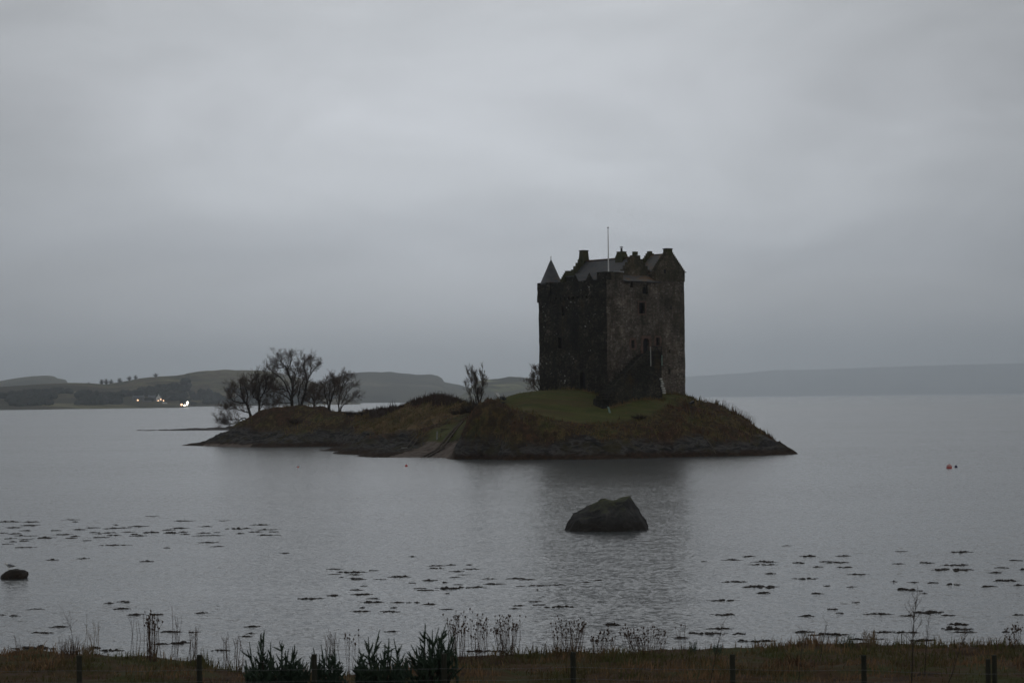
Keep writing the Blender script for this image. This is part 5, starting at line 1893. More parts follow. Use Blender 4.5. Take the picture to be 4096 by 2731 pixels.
def weed_label(px, py, L, T):
    """what the photo shows of a patch, and the group of patches it lies with"""
    if py < 2200 and px < 1250:
        g_ = 'seaweed drift far out on the left'
        lab = 'thicker dark clump in the crowded seaweed drift far out on the left' if T > 3.4 else 'thin dark streak in the crowded seaweed drift far out on the left'
    elif px < 1150:
        g_ = 'scattered seaweed on the near left water'
        lab = 'broad brown seaweed patch scattered near the left bank' if T > 3.8 else 'slim brown seaweed streak scattered near the left bank'
    elif px < 2450:
        g_ = 'seaweed between the boulder and the gorse'
        lab = 'broad brown seaweed patch on the water beyond the gorse' if T > 3.8 else 'slim brown seaweed streak on the water beyond the gorse'
    elif py < 2400:
        g_ = 'seaweed on the open water right of the boulder'
        lab = 'dark seaweed patch on open water right of the boulder' if T > 3.8 else 'faint seaweed streak on open water right of the boulder'
    else:
        g_ = 'seaweed close under the right bank'
        lab = 'broad ragged seaweed patch close under the right bank' if T > 4.4 else 'slim seaweed strip close under the right bank'
    return lab, g_


SPECIAL = {
    (1200 + 1160 * 0.5102, 2150 + 397 * 0.5102): 'thickest black seaweed clump in the middle of the water beyond the gorse',
    (2800 + 1840 * 0.551, 2150 + 235 * 0.551): 'longest thick seaweed patch far out on the right, right of the boulder',
    (2800 + 1500 * 0.551, 2150 + 377 * 0.551): 'humped dark seaweed mound on open water toward the right',
    (2800 + 430 * 0.551, 2150 + 358 * 0.551): 'long tapering seaweed patch right of and nearer than the boulder',
    (1200 + 2030 * 0.5102, 2150 + 541 * 0.5102): 'long narrow seaweed strip straight in front of the boulder',
    (1800 + 1520 * 0.4252, 2380 + 275 * 0.4252): 'small isolated seaweed hump with a ripple trailing to its right',
    (1800 + 330 * 0.4252, 2380 + 525 * 0.4252): 'long flat seaweed strip seen through the seed-head stalks by the gorse',
    (0 + 320 * 0.4252, 2380 + 500 * 0.4252): 'long seaweed strip just above the left end of the bank',
    (3300 + 1230 * 0.3384, 2380 + 205 * 0.3384): 'large black seaweed raft behind the tall bare sapling',
    (3300 + 1560 * 0.3384, 2380 + 400 * 0.3384): 'large stringy seaweed raft right of the tall bare sapling',
    (3300 + 1150 * 0.3384, 2380 + 535 * 0.3384): 'wide seaweed strip touching the right bank at the sapling',
    (2700 + 1810 * 0.3401, 2380 + 462 * 0.3401): 'longest brown seaweed strip lying just off the right bank',
}
for i, (px, py, L, T) in enumerate(WEED):
    rng = random.Random(500 + i)
    p = sea(px, py)
    Y = p.y
    wl = 1.18 * L * Y / FPX
    depth_full = T * Y * Y / (CAMZ * FPX)
    hgt = min(0.17, 0.5 * T * Y / FPX) + 0.02
    wd = max(0.14, min(depth_full * 0.95, wl * 0.8))
    mb = MB()
    mb.smooth = True
    nl = max(3, min(11, int(L / 9)))
    for k in range(nl):
        t = (k + 0.5) / nl * 2 - 1
        cx = p.x + t * wl / 2 + rng.gauss(0, wl * 0.03)
        cy = p.y + rng.gauss(0, wd * 0.22)
        edge = max(0.25, 1 - abs(t) ** 2.2)
        rx = wl / nl * rng.uniform(0.6, 1.25)
        ry = wd * 0.5 * edge * rng.uniform(0.5, 1.1)
        hh = hgt * edge * rng.uniform(0.5, 1.3)
        na = 11
        ph = rng.uniform(0, 6)
        b0 = len(mb.v)
        for (q, zz_) in ((1.0, -0.03), (0.86, hh * 0.45), (0.45, hh * 0.95)):
            for a in range(na):
                th = 2 * math.pi * a / na
                rr_ = q * (1 + 0.35 * math.sin(3 * th + ph) * rng.uniform(0.3, 1) + rng.gauss(0, 0.12))
                mb.v.append((cx + math.cos(th) * rx * rr_, cy + math.sin(th) * ry * rr_, zz_ + (rng.gauss(0, 0.25) * hh if zz_ > 0 else 0)))
        for r_ in range(2):
            for a in range(na):
                a2 = (a + 1) % na
                mb.f.append((b0 + r_ * na + a, b0 + r_ * na + a2, b0 + (r_ + 1) * na + a2, b0 + (r_ + 1) * na + a))
        mb.f.append(tuple(b0 + 2 * na + a for a in range(na)))
    lab, g_ = weed_label(px, py, L, T)
    for key, sl in SPECIAL.items():
        if abs(key[0] - px) < 0.5 and abs(key[1] - py) < 0.5:
            lab = sl
    tag(mb.build('seaweed_patch', M['seaweed'], loc=(p.x, p.y, 0)), lab, 'seaweed', g_)

# ------------------------------------------------------------------ near shore
edge_px = [(-2000, 2600), (-600, 2600), (0, 2612), (120, 2600), (280, 2612), (430, 2620), (600, 2626), (800, 2642), (960, 2672), (1100, 2690), (1450, 2690), (1700, 2662), (1800, 2627), (1960, 2629), (2100, 2612),
           (2300, 2604), (2600, 2592), (2800, 2587), (3000, 2582), (3100, 2580), (3300, 2574), (3500, 2570), (3700, 2574), (4096, 2576), (4700, 2580), (6500, 2590)]
EZ = 0.85
ex = []
for (px, py) in edge_px:
    p = sea(px, py, EZ)
    ex.append((p.x, p.y))
exX = np.array([q[0] for q in ex])
exY = np.array([q[1] for q in ex])


def shore_h(X, Y):
    X = np.atleast_1d(np.asarray(X, float))
    Y = np.atleast_1d(np.asarray(Y, float))
    E = np.interp(X, exX, exY) + 0.25 * fbm(X / 1.3, X * 0, 3, 61)
    d = Y - E                                   # positive beyond the edge, toward the water
    z_land = EZ + 0.10 * np.clip(-d / 10, 0, 1) + 4.4 * np.clip((38 - Y) / 38, 0, 1.0) ** 1.1 * 1.0
    z_land = z_land - 0.16 * np.exp(-((Y - 48.5) / 1.6) ** 2)
    z_land = z_land + 0.14 * fbm(X / 1.5, Y / 1.5, 4, 63) * np.clip((E - Y + 6) / 6, 0.5, 1) + 0.07 * fbm(X / 0.4, Y / 0.4, 2, 67)
    drop = np.clip((d + 0.1) / 1.9, 0, 1)
    return z_land * (1 - drop) + (-0.5) * drop


def shore_z(x, y):
    return float(shore_h(x, y)[0])


gx = np.concatenate([np.linspace(-150, -18, 60), np.arange(-17.8, 18, 0.16), np.linspace(18.2, 150, 60)])
gy = np.concatenate([np.linspace(-160, 34, 40), np.arange(34.5, 43, 0.4), np.arange(43.2, 66, 0.16)])
GX, GY = np.meshgrid(gx, gy)
GZ = shore_h(GX.ravel(), GY.ravel())
V = np.stack([GX.ravel(), GY.ravel(), GZ], 1)
nx_ = len(gx)
F = [(j * nx_ + i, j * nx_ + i + 1, (j + 1) * nx_ + i + 1, (j + 1) * nx_ + i) for j in range(len(gy) - 1) for i in range(nx_ - 1)]
me = bpy.data.meshes.new('shore')
me.from_pydata(V.tolist(), [], F)
me.polygons.foreach_set('use_smooth', [True] * len(me.polygons))
me.materials.append(mottled('shore_turf', [(0.3, (0.020, 0.014, 0.009)), (0.45, (0.070, 0.043, 0.025)), (0.55, (0.055, 0.048, 0.020)), (0.68, (0.047, 0.053, 0.017)), (0.8, (0.10, 0.066, 0.036))], 0.8, 7, 0.95, 0.15, 0.9, 0.06, (0.7, 1, 1)))
o = bpy.data.objects.new('shore', me)
C.objects.link(o)
structure(o)

# grass of the near bank
rs = np.random.RandomState(8)
mb = MB()
NG = 80000
bx = rs.uniform(-16, 16, NG)
by = 43.5 + rs.rand(NG) ** 0.9 * 16
E = np.interp(bx, exX, exY)
ok = by < E + 0.4
bx, by, E = bx[ok], by[ok], E[ok]
dens = fbm(bx / 0.9, by / 0.9, 3, 81)
ok = rs.rand(len(bx)) < 0.45 + 0.9 * np.clip(dens, -0.4, 0.6)
bx, by, dens, E = bx[ok], by[ok], dens[ok], E[ok]
bz = shore_h(bx, by)
for k in range(len(bx)):
    h = (0.05 + 0.15 * rs.rand() ** 3) * (1.0 + 1.6 * max(0.0, dens[k]))
    h *= 1.0 + 0.25 * max(0.0, 1 - (E[k] - by[k]) / 3)
    a = rs.uniform(0, 2 * math.pi)
    w = 0.007 + 0.010 * rs.rand()
    dx, dy = math.cos(a) * w, math.sin(a) * w
    lx, ly = rs.normal(0.1, 0.35) * h, rs.normal(0, 0.35) * h
    x, y, z = bx[k], by[k], bz[k]
    mx, my, mz = x + lx * 0.35, y + ly * 0.35, z + h * 0.6
    i0 = len(mb.v)
    mb.v += [(x - dx, y - dy, z - 0.03), (x + dx, y + dy, z - 0.03), (mx + dx * 0.7, my + dy * 0.7, mz), (mx - dx * 0.7, my - dy * 0.7, mz), (x + lx, y + ly, z + h)]
    mb.f += [(i0, i0 + 1, i0 + 2, i0 + 3), (i0 + 3, i0 + 2, i0 + 4)]
stuff(mb.build('grass', M['shore_grass']))


# dead weeds, saplings and tufts standing on the bank
def bank_y(px):
    lo = np.interp((px - 2048) / FPX * 56, exX, exY)
    return float(lo)


def stalk_clump(name, label, px0, px1, tops, base_py, n, seed, heads=True, mat='dead_stalk', cat='weed', r=0.006, branch=2, lean=0.05, back=0.8, group=None):
    r *= 0.75
    """px range of the stems, (highest, lowest) top in the photo, stems rooted near the bank's edge"""
    rng = random.Random(seed)
    cxp = (px0 + px1) / 2
    Yb = bank_y(cxp) - back
    c0 = at(cxp, base_py, Yb)
    root_z = shore_z(c0.x, c0.y)
    root = thing(name, (c0.x, c0.y, root_z), label, cat, group)
    st = MB()
    for k in range(n):
        px = rng.uniform(px0, px1) if n > 1 else cxp
        Y = Yb + rng.uniform(-0.8, 0.5)
        tip = at(px, rng.uniform(*tops), Y)
        bx_ = tip.x - (px - cxp) * 0.35 * Y / FPX + rng.gauss(0, lean) * 1.0
        bz_ = shore_z(bx_, Y)
        b_ = Vector((bx_, Y, bz_ - 0.04))
        mid = b_.lerp(tip, 0.55) + Vector((rng.gauss(0, 0.03), rng.gauss(0, 0.02), 0))
        st.tube([b_, mid, tip], [r * 1.25, r, r * 0.7], 4, False)
        ends = [tip]
        for _ in range(rng.randint(0, branch)):
            t = rng.uniform(0.35, 0.85)
            q = mid.lerp(tip, t)
            ln = (tip - b_).length * rng.uniform(0.12, 0.3)
            e = q + Vector((rng.gauss(0, 0.35), rng.gauss(0, 0.3), 0.9)).normalized() * ln
            st.tube([q, e], [r * 0.75, r * 0.55], 3, False)
            ends.append(e)
        if heads:
            for e in ends:
                s_ = rng.uniform(0.011, 0.021)
                st.lathe((e.x, e.y, e.z - 0.005), [(s_ * 0.4, 0), (s_, s_ * 0.9), (s_ * 0.95, s_ * 1.7), (s_ * 0.5, s_ * 2.6)], 6)
    st.build('dry_growth', M[mat], root)
    return root


WG = 'dead weed clumps along the edge of the bank'
stalk_clump('knapweed', 'tallest seed-head clump, right against the gorse with red-brown stems', 1788, 1862, (2462, 2540), 2625, 34, 1, group=WG)
stalk_clump('knapweed', 'loose seed-head clump between the gorse and the dense dark clump', 1868, 1950, (2470, 2560), 2625, 26, 2, group=WG)
stalk_clump('knapweed', 'dense dark seed-head clump leaning right beside a bare gap in the bank', 1975, 2092, (2462, 2545), 2640, 46, 3, group=WG)
stalk_clump('knapweed', 'wide open seed-head clump just above the fence post in the middle', 2200, 2345, (2478, 2560), 2610, 50, 4, group=WG)
stalk_clump('knapweed', 'shorter twiggy seed-head clump right of the middle fence post', 2362, 2465, (2515, 2575), 2605, 30, 5, group=WG)
stalk_clump('knapweed', 'low broad spread of seed heads on the rise of the bank', 2480, 2680, (2508, 2575), 2598, 52, 6, group=WG)
stalk_clump('knapweed', 'three thin lone seed-head stalks right of the low broad spread', 2690, 2770, (2500, 2535), 2592, 5, 7, group=WG, branch=1)
stalk_clump('dead_weed', 'fine pale brown weed clump left of the first fence post', 228, 318, (2535, 2590), 2622, 60, 8, heads=False, r=0.005, group=WG)
stalk_clump('dead_weed', 'dark dock stalks in a tight bunch left of the second fence post', 590, 634, (2455, 2530), 2625, 26, 9, heads=True, r=0.009, group=WG)
stalk_clump('dead_weed', 'two slender curving stalks left of the dark dock bunch', 520, 575, (2450, 2500), 2625, 5, 10, heads=False, r=0.007, group=WG)
stalk_clump('dead_weed', 'forked thin stalk standing before two seaweed strips left of the second post', 675, 735, (2415, 2530), 2628, 5, 11, heads=False, r=0.008, group=WG)
stalk_clump('dead_weed', 'narrow fan of thin stalks just left of the second fence post', 755, 792, (2500, 2560), 2630, 16, 12, heads=False, r=0.006, group=WG)
stalk_clump('dead_weed', 'thin crossing stalks midway between the second post and the gorse', 885, 925, (2520, 2570), 2650, 7, 13, heads=False, r=0.007, group=WG)
stalk_clump('dead_weed', 'crooked dark stalk at the left side of the first gorse bush', 935, 970, (2515, 2600), 2680, 6, 14, heads=False, r=0.009, group=WG)
stalk_clump('dead_weed', 'wispy twigs rising behind the third gorse bush', 1290, 1345, (2510, 2560), 2680, 12, 15, heads=False, r=0.007, group=WG, back=3)
stalk_clump('dead_weed', 'sparse faint stalks in the gap between two gorse bushes', 1375, 1440, (2535, 2585), 2680, 9, 16, heads=True, r=0.005, group=WG)
stalk_clump('dead_weed', 'faint thin weed at the far left end of the bank', 35, 80, (2530, 2600), 2612, 16, 17, heads=False, r=0.005, group=WG)
stalk_clump('dead_weed', 'dark tufted weed at the far right end of the bank', 4015, 4085, (2500, 2560), 2580, 22, 18, heads=True, r=0.006, group=WG)
stalk_clump('reed', 'pale reed stalks leaning right above the first fence post', 345, 400, (2440, 2560), 2620, 12, 19, heads=False, mat='straw', r=0.006, group=WG)
stalk_clump('straw_tuft', 'pale straw tuft with pointed blades at the edge of the right bank', 3452, 3505, (2515, 2580), 2600, 70, 20, heads=False, mat='straw', cat='grass tuft', r=0.008)
stalk_clump('straw_tuft', 'tan grass tuft on the skyline of the bank beside the first fence post', 325, 372, (2575, 2610), 2640, 60, 21, heads=False, mat='straw', cat='grass tuft', r=0.007)
stalk_clump('straw_tuft', 'russet grass tuft left of the paired fence posts at the right', 3830, 3890, (2565, 2600), 2610, 60, 22, heads=False, mat='straw', cat='grass tuft', r=0.007)
stalk_clump('rush_tuft', 'dark green rush tuft left of the pale straw tuft', 3340, 3430, (2530, 2585), 2590, 80, 23, heads=False, mat='gorse', cat='rush tuft', r=0.006)
stalk_clump('rush_tuft', 'small dark rush tuft right of the lone seed-head stalks', 2755, 2790, (2560, 2590), 2600, 40, 24, heads=False, mat='gorse', cat='rush tuft', r=0.006)
stalk_clump('rush_tuft', 'dark rush tuft at the foot of the slanting sapling', 2850, 2890, (2568, 2592), 2600, 40, 25, heads=False, mat='gorse', cat='rush tuft', r=0.006)


def sapling(label, line, Y, seed, r=0.014, twigs=9, tl=0.35):
    rng = random.Random(seed)
    pts = [at(px, py, Y) for (px, py) in line]
    b0 = pts[0]
    zb = shore_z(b0.x, b0.y)
    pts[0] = Vector((b0.x, b0.y, zb - 0.05))
    root = thing('sapling', (b0.x, b0.y, zb), label, 'sapling', 'bare saplings on the right bank')
    st, tw = MB(), MB()
    n = len(pts)
    st.tube(pts, [r * (1 - 0.7 * k / (n - 1)) for k in range(n)], 5, False)
    for k in range(twigs):
        t = rng.uniform(0.35, 1.0) * (n - 1)
        i_ = min(n - 2, int(t))
        q = pts[i_].lerp(pts[i_ + 1], t - i_)
        d = (pts[i_ + 1] - pts[i_]).normalized()
        dr = (d + Vector((rng.gauss(0, 0.5), rng.gauss(0, 0.5), 0.2))).normalized()
        e = q + dr * tl * rng.uniform(0.5, 1.2)
        m_ = q.lerp(e, 0.5) + Vector((rng.gauss(0, 0.02), 0, 0.02))
        tw.tube([q, m_, e], [r * 0.4, r * 0.3, r * 0.2], 4, False)
        for _ in range(2):
            s_ = m_.lerp(e, rng.random())
            tw.tube([s_, s_ + (dr + Vector((rng.gauss(0, 0.6), rng.gauss(0, 0.5), 0.3))).normalized() * tl * 0.3], [r * 0.22, r * 0.15], 3, False)
    st.build('trunk', M['bark'], root)
    tw.build('twig', M['twig'], root)


sapling('tall upright bare sapling between the straw tuft and the paired posts', [(3645, 2790), (3650, 2640), (3652, 2520), (3660, 2440), (3668, 2395)], 48, 41, 0.016, 18, 0.42)
sapling('thinner bare sapling just right of the tall upright one', [(3698, 2720), (3704, 2600), (3710, 2520), (3716, 2465)], 50, 42, 0.011, 12, 0.3)
sapling('bare sapling slanting to the right, near the paired fence posts', [(3775, 2790), (3810, 2690), (3840, 2590), (3872, 2530)], 48, 43, 0.012, 10, 0.3)
sapling('slanting bare sapling left of the post below the bank rise', [(2830, 2790), (2850, 2680), (2870, 2580), (2885, 2520), (2892, 2490)], 48, 44, 0.010, 9, 0.25)
sapling('bare sapling with a hooked tip between two right-hand fence posts', [(3280, 2640), (3292, 2570), (3302, 2530), (3310, 2478)], 54, 45, 0.010, 9, 0.25)
sapling('bushy little sapling midway between two right-hand fence posts', [(3190, 2760), (3200, 2660), (3208, 2580), (3212, 2540)], 49, 46, 0.010, 14, 0.25)
sapling('forked bare sapling arching over the first left fence post', [(300, 2640), (292, 2560), (283, 2510), (262, 2465)], 54, 47, 0.009, 9, 0.3)

# ------------------------------------------------------------------ gorse in the foreground
def gorse(label, base, tips, Y, seed, fill=22, spread=60, low=(2600, 2700), up=0.35):
    rng = random.Random(seed)
    K = (900, 2380, 0.4252)
    tp = lambda q, dy=0: at(K[0] + q[0] * K[2], K[1] + q[1] * K[2], Y + dy)
    b0 = tp(base)
    zb = shore_z(b0.x, b0.y)
    root = thing('gorse_bush', (b0.x, b0.y, zb), label, 'gorse', 'dark green gorse bushes behind the fence')
    st, sh = MB(), MB()
    B0 = Vector((b0.x, b0.y, zb - 0.05))
    allt = [(tp(t, rng.uniform(-0.4, 0.4)), 1.0) for t in tips]
    xs_ = [t[0] for t in tips]
    ys_ = [t[1] for t in tips]
    for _ in range(int(fill * 1.9)):
        x = rng.uniform(min(xs_), max(xs_))
        lim = max(ys_) if rng.random() < 0.4 else sorted(ys_)[len(ys_) // 2]
        y = rng.uniform(lim + 20, 860)
        allt.append((tp((x, y), rng.uniform(-0.7, 0.6)), 0.8))
    for (tip, sc_) in allt:
        L = rng.uniform(0.34, 0.62) * sc_
        axis = tip - B0
        horiz = Vector((axis.x, axis.y, 0)) * rng.uniform(0.3, 0.9) + Vector((rng.gauss(0, 0.16), rng.gauss(0, 0.16), 0))
        d = (horiz + Vector((0, 0, max(0.35, axis.z * 0.8)))).normalized()
        s0 = tip - d * L
        st.tube([B0, B0.lerp(s0, 0.5) + Vector((rng.gauss(0, 0.05), rng.gauss(0, 0.05), 0)), s0, tip], [0.025, 0.018, 0.012, 0.004], 5, False)
        # spiny shoot: whorls of short stiff needles along the last stretch, plus side shoots lower down
        shoots = [(s0, tip)]
        for _ in range(7):
            q = s0.lerp(tip, rng.uniform(-0.45, 0.6))
            dd = (d + Vector((rng.gauss(0, 0.75), rng.gauss(0, 0.75), 0.15))).normalized()
            shoots.append((q, q + dd * L * rng.uniform(0.3, 0.55)))
        for (a, e) in shoots:
            ax = (e - a)
            ln = ax.length
            ax.normalize()
            nn_ = max(14, int(ln / 0.0058))
            r0 = 0.052 if ln > 0.3 else 0.040
            sh.tube([a, a.lerp(e, 0.5), e], [0.018, 0.017, 0.006], 5, False)
            for k in range(nn_):
                t = k / nn_
                q = a.lerp(e, t)
                th = rng.uniform(0, 2 * math.pi)
                s1 = ax.cross(Vector((0.3, 0.5, 0.8))).normalized()
                s2 = ax.cross(s1)
                out = (s1 * math.cos(th) + s2 * math.sin(th))
                nl_ = r0 * (1.05 - 0.55 * t) * rng.uniform(0.7, 1.25)
                e2 = q + (out + ax * 0.55).normalized() * nl_
                w_ = ax.cross(out) * 0.0065
                sh.tri(q - w_, q + w_, e2)
    st.build('stem', M['bark'], root)
    sh.build('foliage', M['gorse'], root)


gorse('leftmost gorse bush with one tall double shoot', (360, 900), [(370, 320), (342, 352), (430, 440), (230, 437), (305, 470), (190, 610), (265, 612), (455, 560), (320, 560), (400, 540), (285, 640), (440, 620)], 45.2, 51, 26)
gorse('gorse bush with two shoots spread like a V', (590, 900), [(536, 430), (655, 460), (600, 500), (672, 580), (560, 540), (630, 540), (520, 600), (480, 620), (740, 600), (700, 620), (770, 620)], 45.4, 52, 26)
gorse('low bushy gorse just right of the fence post, with drooping tufts', (960, 900), [(830, 488), (905, 462), (1028, 490), (985, 480), (940, 500), (820, 535), (1045, 545), (1110, 660), (1080, 620), (890, 560), (1000, 560)], 46.0, 53, 18)
gorse('widest gorse bush with the tallest single spike', (1470, 900), [(1258, 492), (1348, 385), (1456, 320), (1506, 452), (1543, 402), (1588, 402), (1645, 550), (1692, 590), (1203, 580), (1380, 520), (1430, 540), (1570, 500), (1610, 560), (1300, 600), (1490, 560)], 44.8, 54, 36)
gorse('tallest gorse bush, rightmost, with a bushy upright crown', (1970, 900), [(1748, 460), (1832, 412), (1885, 262), (1950, 322), (2082, 262), (2012, 300), (2150, 352), (2160, 405), (2172, 480), (1712, 572), (2040, 340), (1990, 380), (1900, 420), (2110, 420),
                                                                                 (1860, 470), (1960, 440), (2060, 460), (1800, 540), (1930, 520), (2020, 520), (2100, 500)], 45.5, 55, 30)

# ------------------------------------------------------------------ fence
FY = 44.0
fence_x = [317, 797, 1257, 1776, 2292, 2930, 3455, 3952]
fence_top = [2620, 2617, 2615, 2612, 2606, 2615, 2618, 2634]
f0 = at(2292, 2800, FY)
fence = thing('wire_fence', (f0.x, f0.y, shore_z(f0.x, FY)), 'post and wire fence of round dark stakes along the near bank', 'fence')
tops = []
for k, (px, py) in enumerate(zip(fence_x + [3977], fence_top + [2618])):
    rng = random.Random(900 + k)
    Yp = FY + (0.25 if k == 8 else 0)
    t = at(px, py, Yp)
    r = 0.052 if k not in (7, 8) else 0.048
    zb = shore_z(t.x, Yp)
    mb = MB()
    mb.tube([(t.x + rng.uniform(-0.02, 0.02), Yp, zb - 0.2), (t.x, Yp, (t.z + zb) / 2), (t.x, Yp, t.z - 0.01), (t.x, Yp, t.z)], [r * 1.06, r * 1.03, r, r * 0.9], 12)
    mb.build('post', M['post_wood'], fence)
    if k < 8:
        tops.append((t, zb))
for hz in (0.28, 0.50, 0.74):
    mb = MB()
    P = [Vector((-30, FY - 0.06, tops[0][0].z - hz))] + [Vector((t.x, FY - 0.06, t.z - hz)) for (t, zb) in tops] + [Vector((30, FY - 0.06, tops[-1][0].z - hz))]
    for k in range(len(P) - 1):
        m_ = P[k].lerp(P[k + 1], 0.5) - Vector((0, 0, 0.02))
        mb.tube([P[k], m_, P[k + 1]], [0.003, 0.003, 0.003], 4, False)
    mb.build('wire', M['wire'], fence)

# ------------------------------------------------------------------ far shore: houses, lamps, trees, woods
FS = 2695.0
def house(px0, px1, eave, ridge, base, Y, label, gable_right, wall=M['harl']):
    a, b_ = at(px0, base, Y), at(px1, base, Y)
    cx = (a.x + b_.x) / 2
    zb = a.z - 3
    ze, zr = at(px0, eave, Y).z, at(px0, ridge, Y).z
    L = b_.x - a.x
    root = thing('cottage', (cx, Y, a.z), label, 'house')
    D = 6.0
    mb = MB()
    if gable_right:
        # gable end faces the water
        mb.prism([Vector((a.x, Y, zb)), Vector((b_.x, Y, zb)), Vector((b_.x, Y, ze)), Vector((cx, Y, zr)), Vector((a.x, Y, ze))], Vector((0, 9, 0)))
        mb.build('wall', wall, root)
        r_ = MB()
        for s_ in (-1, 1):
            e = cx + s_ * (L / 2 + 0.3)
            r_.prism([Vector((cx, Y + 0.1, zr + 0.02)), Vector((e, Y + 0.1, ze - 0.3)), Vector((e, Y + 0.1, ze)), Vector((cx, Y + 0.1, zr + 0.35))], Vector((0, 9, 0)))
        rf_ = r_.build('roof', M['far_slate'], root)
        w_ = MB()
        w_.box((cx, Y - 0.03, (zb + 3 + ze) / 2), 0.9, 0.1, 1.2)
        w_.build('window', M['dark_opening'], root)
        c_ = MB()
        c_.box((cx, Y + 0.6, zr + 0.6), 1.0, 0.8, 1.2)
        c_.build('chimney', wall, rf_)
    else:
        mb.prism([Vector((a.x, Y, zb)), Vector((a.x, Y, ze)), Vector((a.x, Y + D / 2, zr)), Vector((a.x, Y + D, ze)), Vector((a.x, Y + D, zb))], Vector((L, 0, 0)))
        mb.build('wall', wall, root)
        r_ = MB()
        for s_ in (0, 1):
            y0, y1 = (Y - 0.3, Y + D / 2) if s_ == 0 else (Y + D + 0.3, Y + D / 2)
            r_.prism([Vector((a.x - 0.2, y0, ze - 0.1)), Vector((a.x - 0.2, y1, zr + 0.05)), Vector((a.x - 0.2, y1, zr + 0.3)), Vector((a.x - 0.2, y0, ze + 0.15))], Vector((L + 0.4, 0, 0)))
        rf_ = r_.build('roof', M['far_slate'], root)
        for t in (0.2, 0.5, 0.8):
            w_ = MB()
            w_.box((a.x + L * t, Y - 0.03, (zb + 3 + ze) / 2), 0.8, 0.1, 1.1)
            w_.build('window', M['dark_opening'], root)
        for t in (0.04, 0.96):
            c_ = MB()
            c_.box((a.x + L * t, Y + D / 2, zr + 0.6), 0.9, 0.9, 1.4)
            c_.build('chimney', wall, rf_)


M['grey_harl'] = mottled('grey_harling', [(0.3, (0.13, 0.13, 0.13)), (0.7, (0.19, 0.19, 0.19))], 0.4, 3, 0.9, 0.2, 0.1)
house(624, 644, 1591, 1580, 1601, FS + 62, 'white gable-end cottage on the far shore, brightest of the houses', True)
house(592, 621, 1590, 1582, 1600, FS + 66, 'long grey cottage joining the white gable on its left', False, M['grey_harl'])
house(530, 575, 1590, 1583, 1600, FS + 66, 'long low grey house left of the cottages on the far shore', False, M['grey_harl'])
# white van parked by the water
vp = at(659, 1616, FS + 25)
van = thing('van', vp, 'white van parked between the cottages and the jetty lights', 'van')
mb = MB()
Lx, Ly, Hz = 5.6, 2.1, 2.4
prof = [(-Lx / 2, 0.35), (Lx / 2, 0.35), (Lx / 2, 1.2), (Lx / 2 - 0.9, 1.45), (Lx / 2 - 1.6, Hz), (-Lx / 2, Hz)]
mb.prism([vp + Vector((x, -Ly / 2, z)) for (x, z) in prof], Vector((0, Ly, 0)))
mb.build('body', M['white_paint'], van)
mb = MB()
mb.prism([vp + Vector((x, -Ly / 2 - 0.03, z)) for (x, z) in ((Lx / 2 - 1.0, 1.45), (Lx / 2 - 1.55, 2.2), (Lx / 2 - 2.4, 2.2), (Lx / 2 - 2.4, 1.45))], Vector((0, 0.04, 0)))
mb.build('window', M['dark_opening'], van)
for x in (-1.7, 1.8):
    mb = MB()
    mb.tube([vp + Vector((x, -Ly / 2 - 0.05, 0.35)), vp + Vector((x, -Ly / 2 + 0.25, 0.35))], [0.36, 0.36], 12)
    mb.build('wheel', M['black_metal'], van)
# white wall in front of the cottages
a, b_ = at(570, 1604, FS + 45), at(606, 1607, FS + 45)
mb = MB()
mb.box(((a.x + b_.x) / 2, a.y, a.z - 0.5), b_.x - a.x, 0.6, 2.2)
tag(mb.build('garden_wall', M['grey_harl'], loc=a), 'low pale garden wall in front of the far cottages', 'wall')


def lamp(px, py, Y, label, mat, rad, h=5.0):
    p = at(px, py, Y)
    root = thing('street_lamp', (p.x, p.y, p.z - h), label, 'lamp', 'lit lamps on the far shore')
    mb = MB()
    mb.tube([(p.x, p.y, p.z - h), (p.x, p.y, p.z - rad * 0.8)], [0.12, 0.09], 6)
    mb.build('pole', M['black_metal'], root)
    mb = MB()
    mb.smooth = True
    mb.lathe((p.x, p.y, p.z), [(rad * math.sin(t), -rad * math.cos(t)) for t in np.linspace(0.15, math.pi - 0.15, 9)], 14)
    mb.build('lamp_head', mat, root)


lamp(551, 1600, FS + 40, 'orange lamp in front of the long low grey house', M['orange_lamp'], 0.95)
lamp(633, 1602, FS + 40, 'orange lamp under the white gable, left of three', M['orange_lamp'], 0.75)
lamp(643, 1597, FS + 40, 'orange lamp under the white gable, middle and highest of three', M['orange_lamp'], 0.8)
lamp(654, 1602, FS + 40, 'orange lamp under the white gable, right of three', M['orange_lamp'], 0.75)
lamp(726, 1618, FS + 20, 'orange-tinted lamp at the left of the bright jetty lights', M['orange_lamp'], 1.3, 3)
lamp(750, 1610, FS + 25, 'brightest white lamp, highest at the jetty', M['white_lamp'], 1.35, 6)
lamp(738, 1621, FS + 18, 'white lamp low on the jetty, nearest the water', M['white_lamp'], 0.95, 2.5)
lamp(748, 1618, FS + 22, 'white lamp low on the jetty, right below the brightest', M['white_lamp'], 0.9, 3)


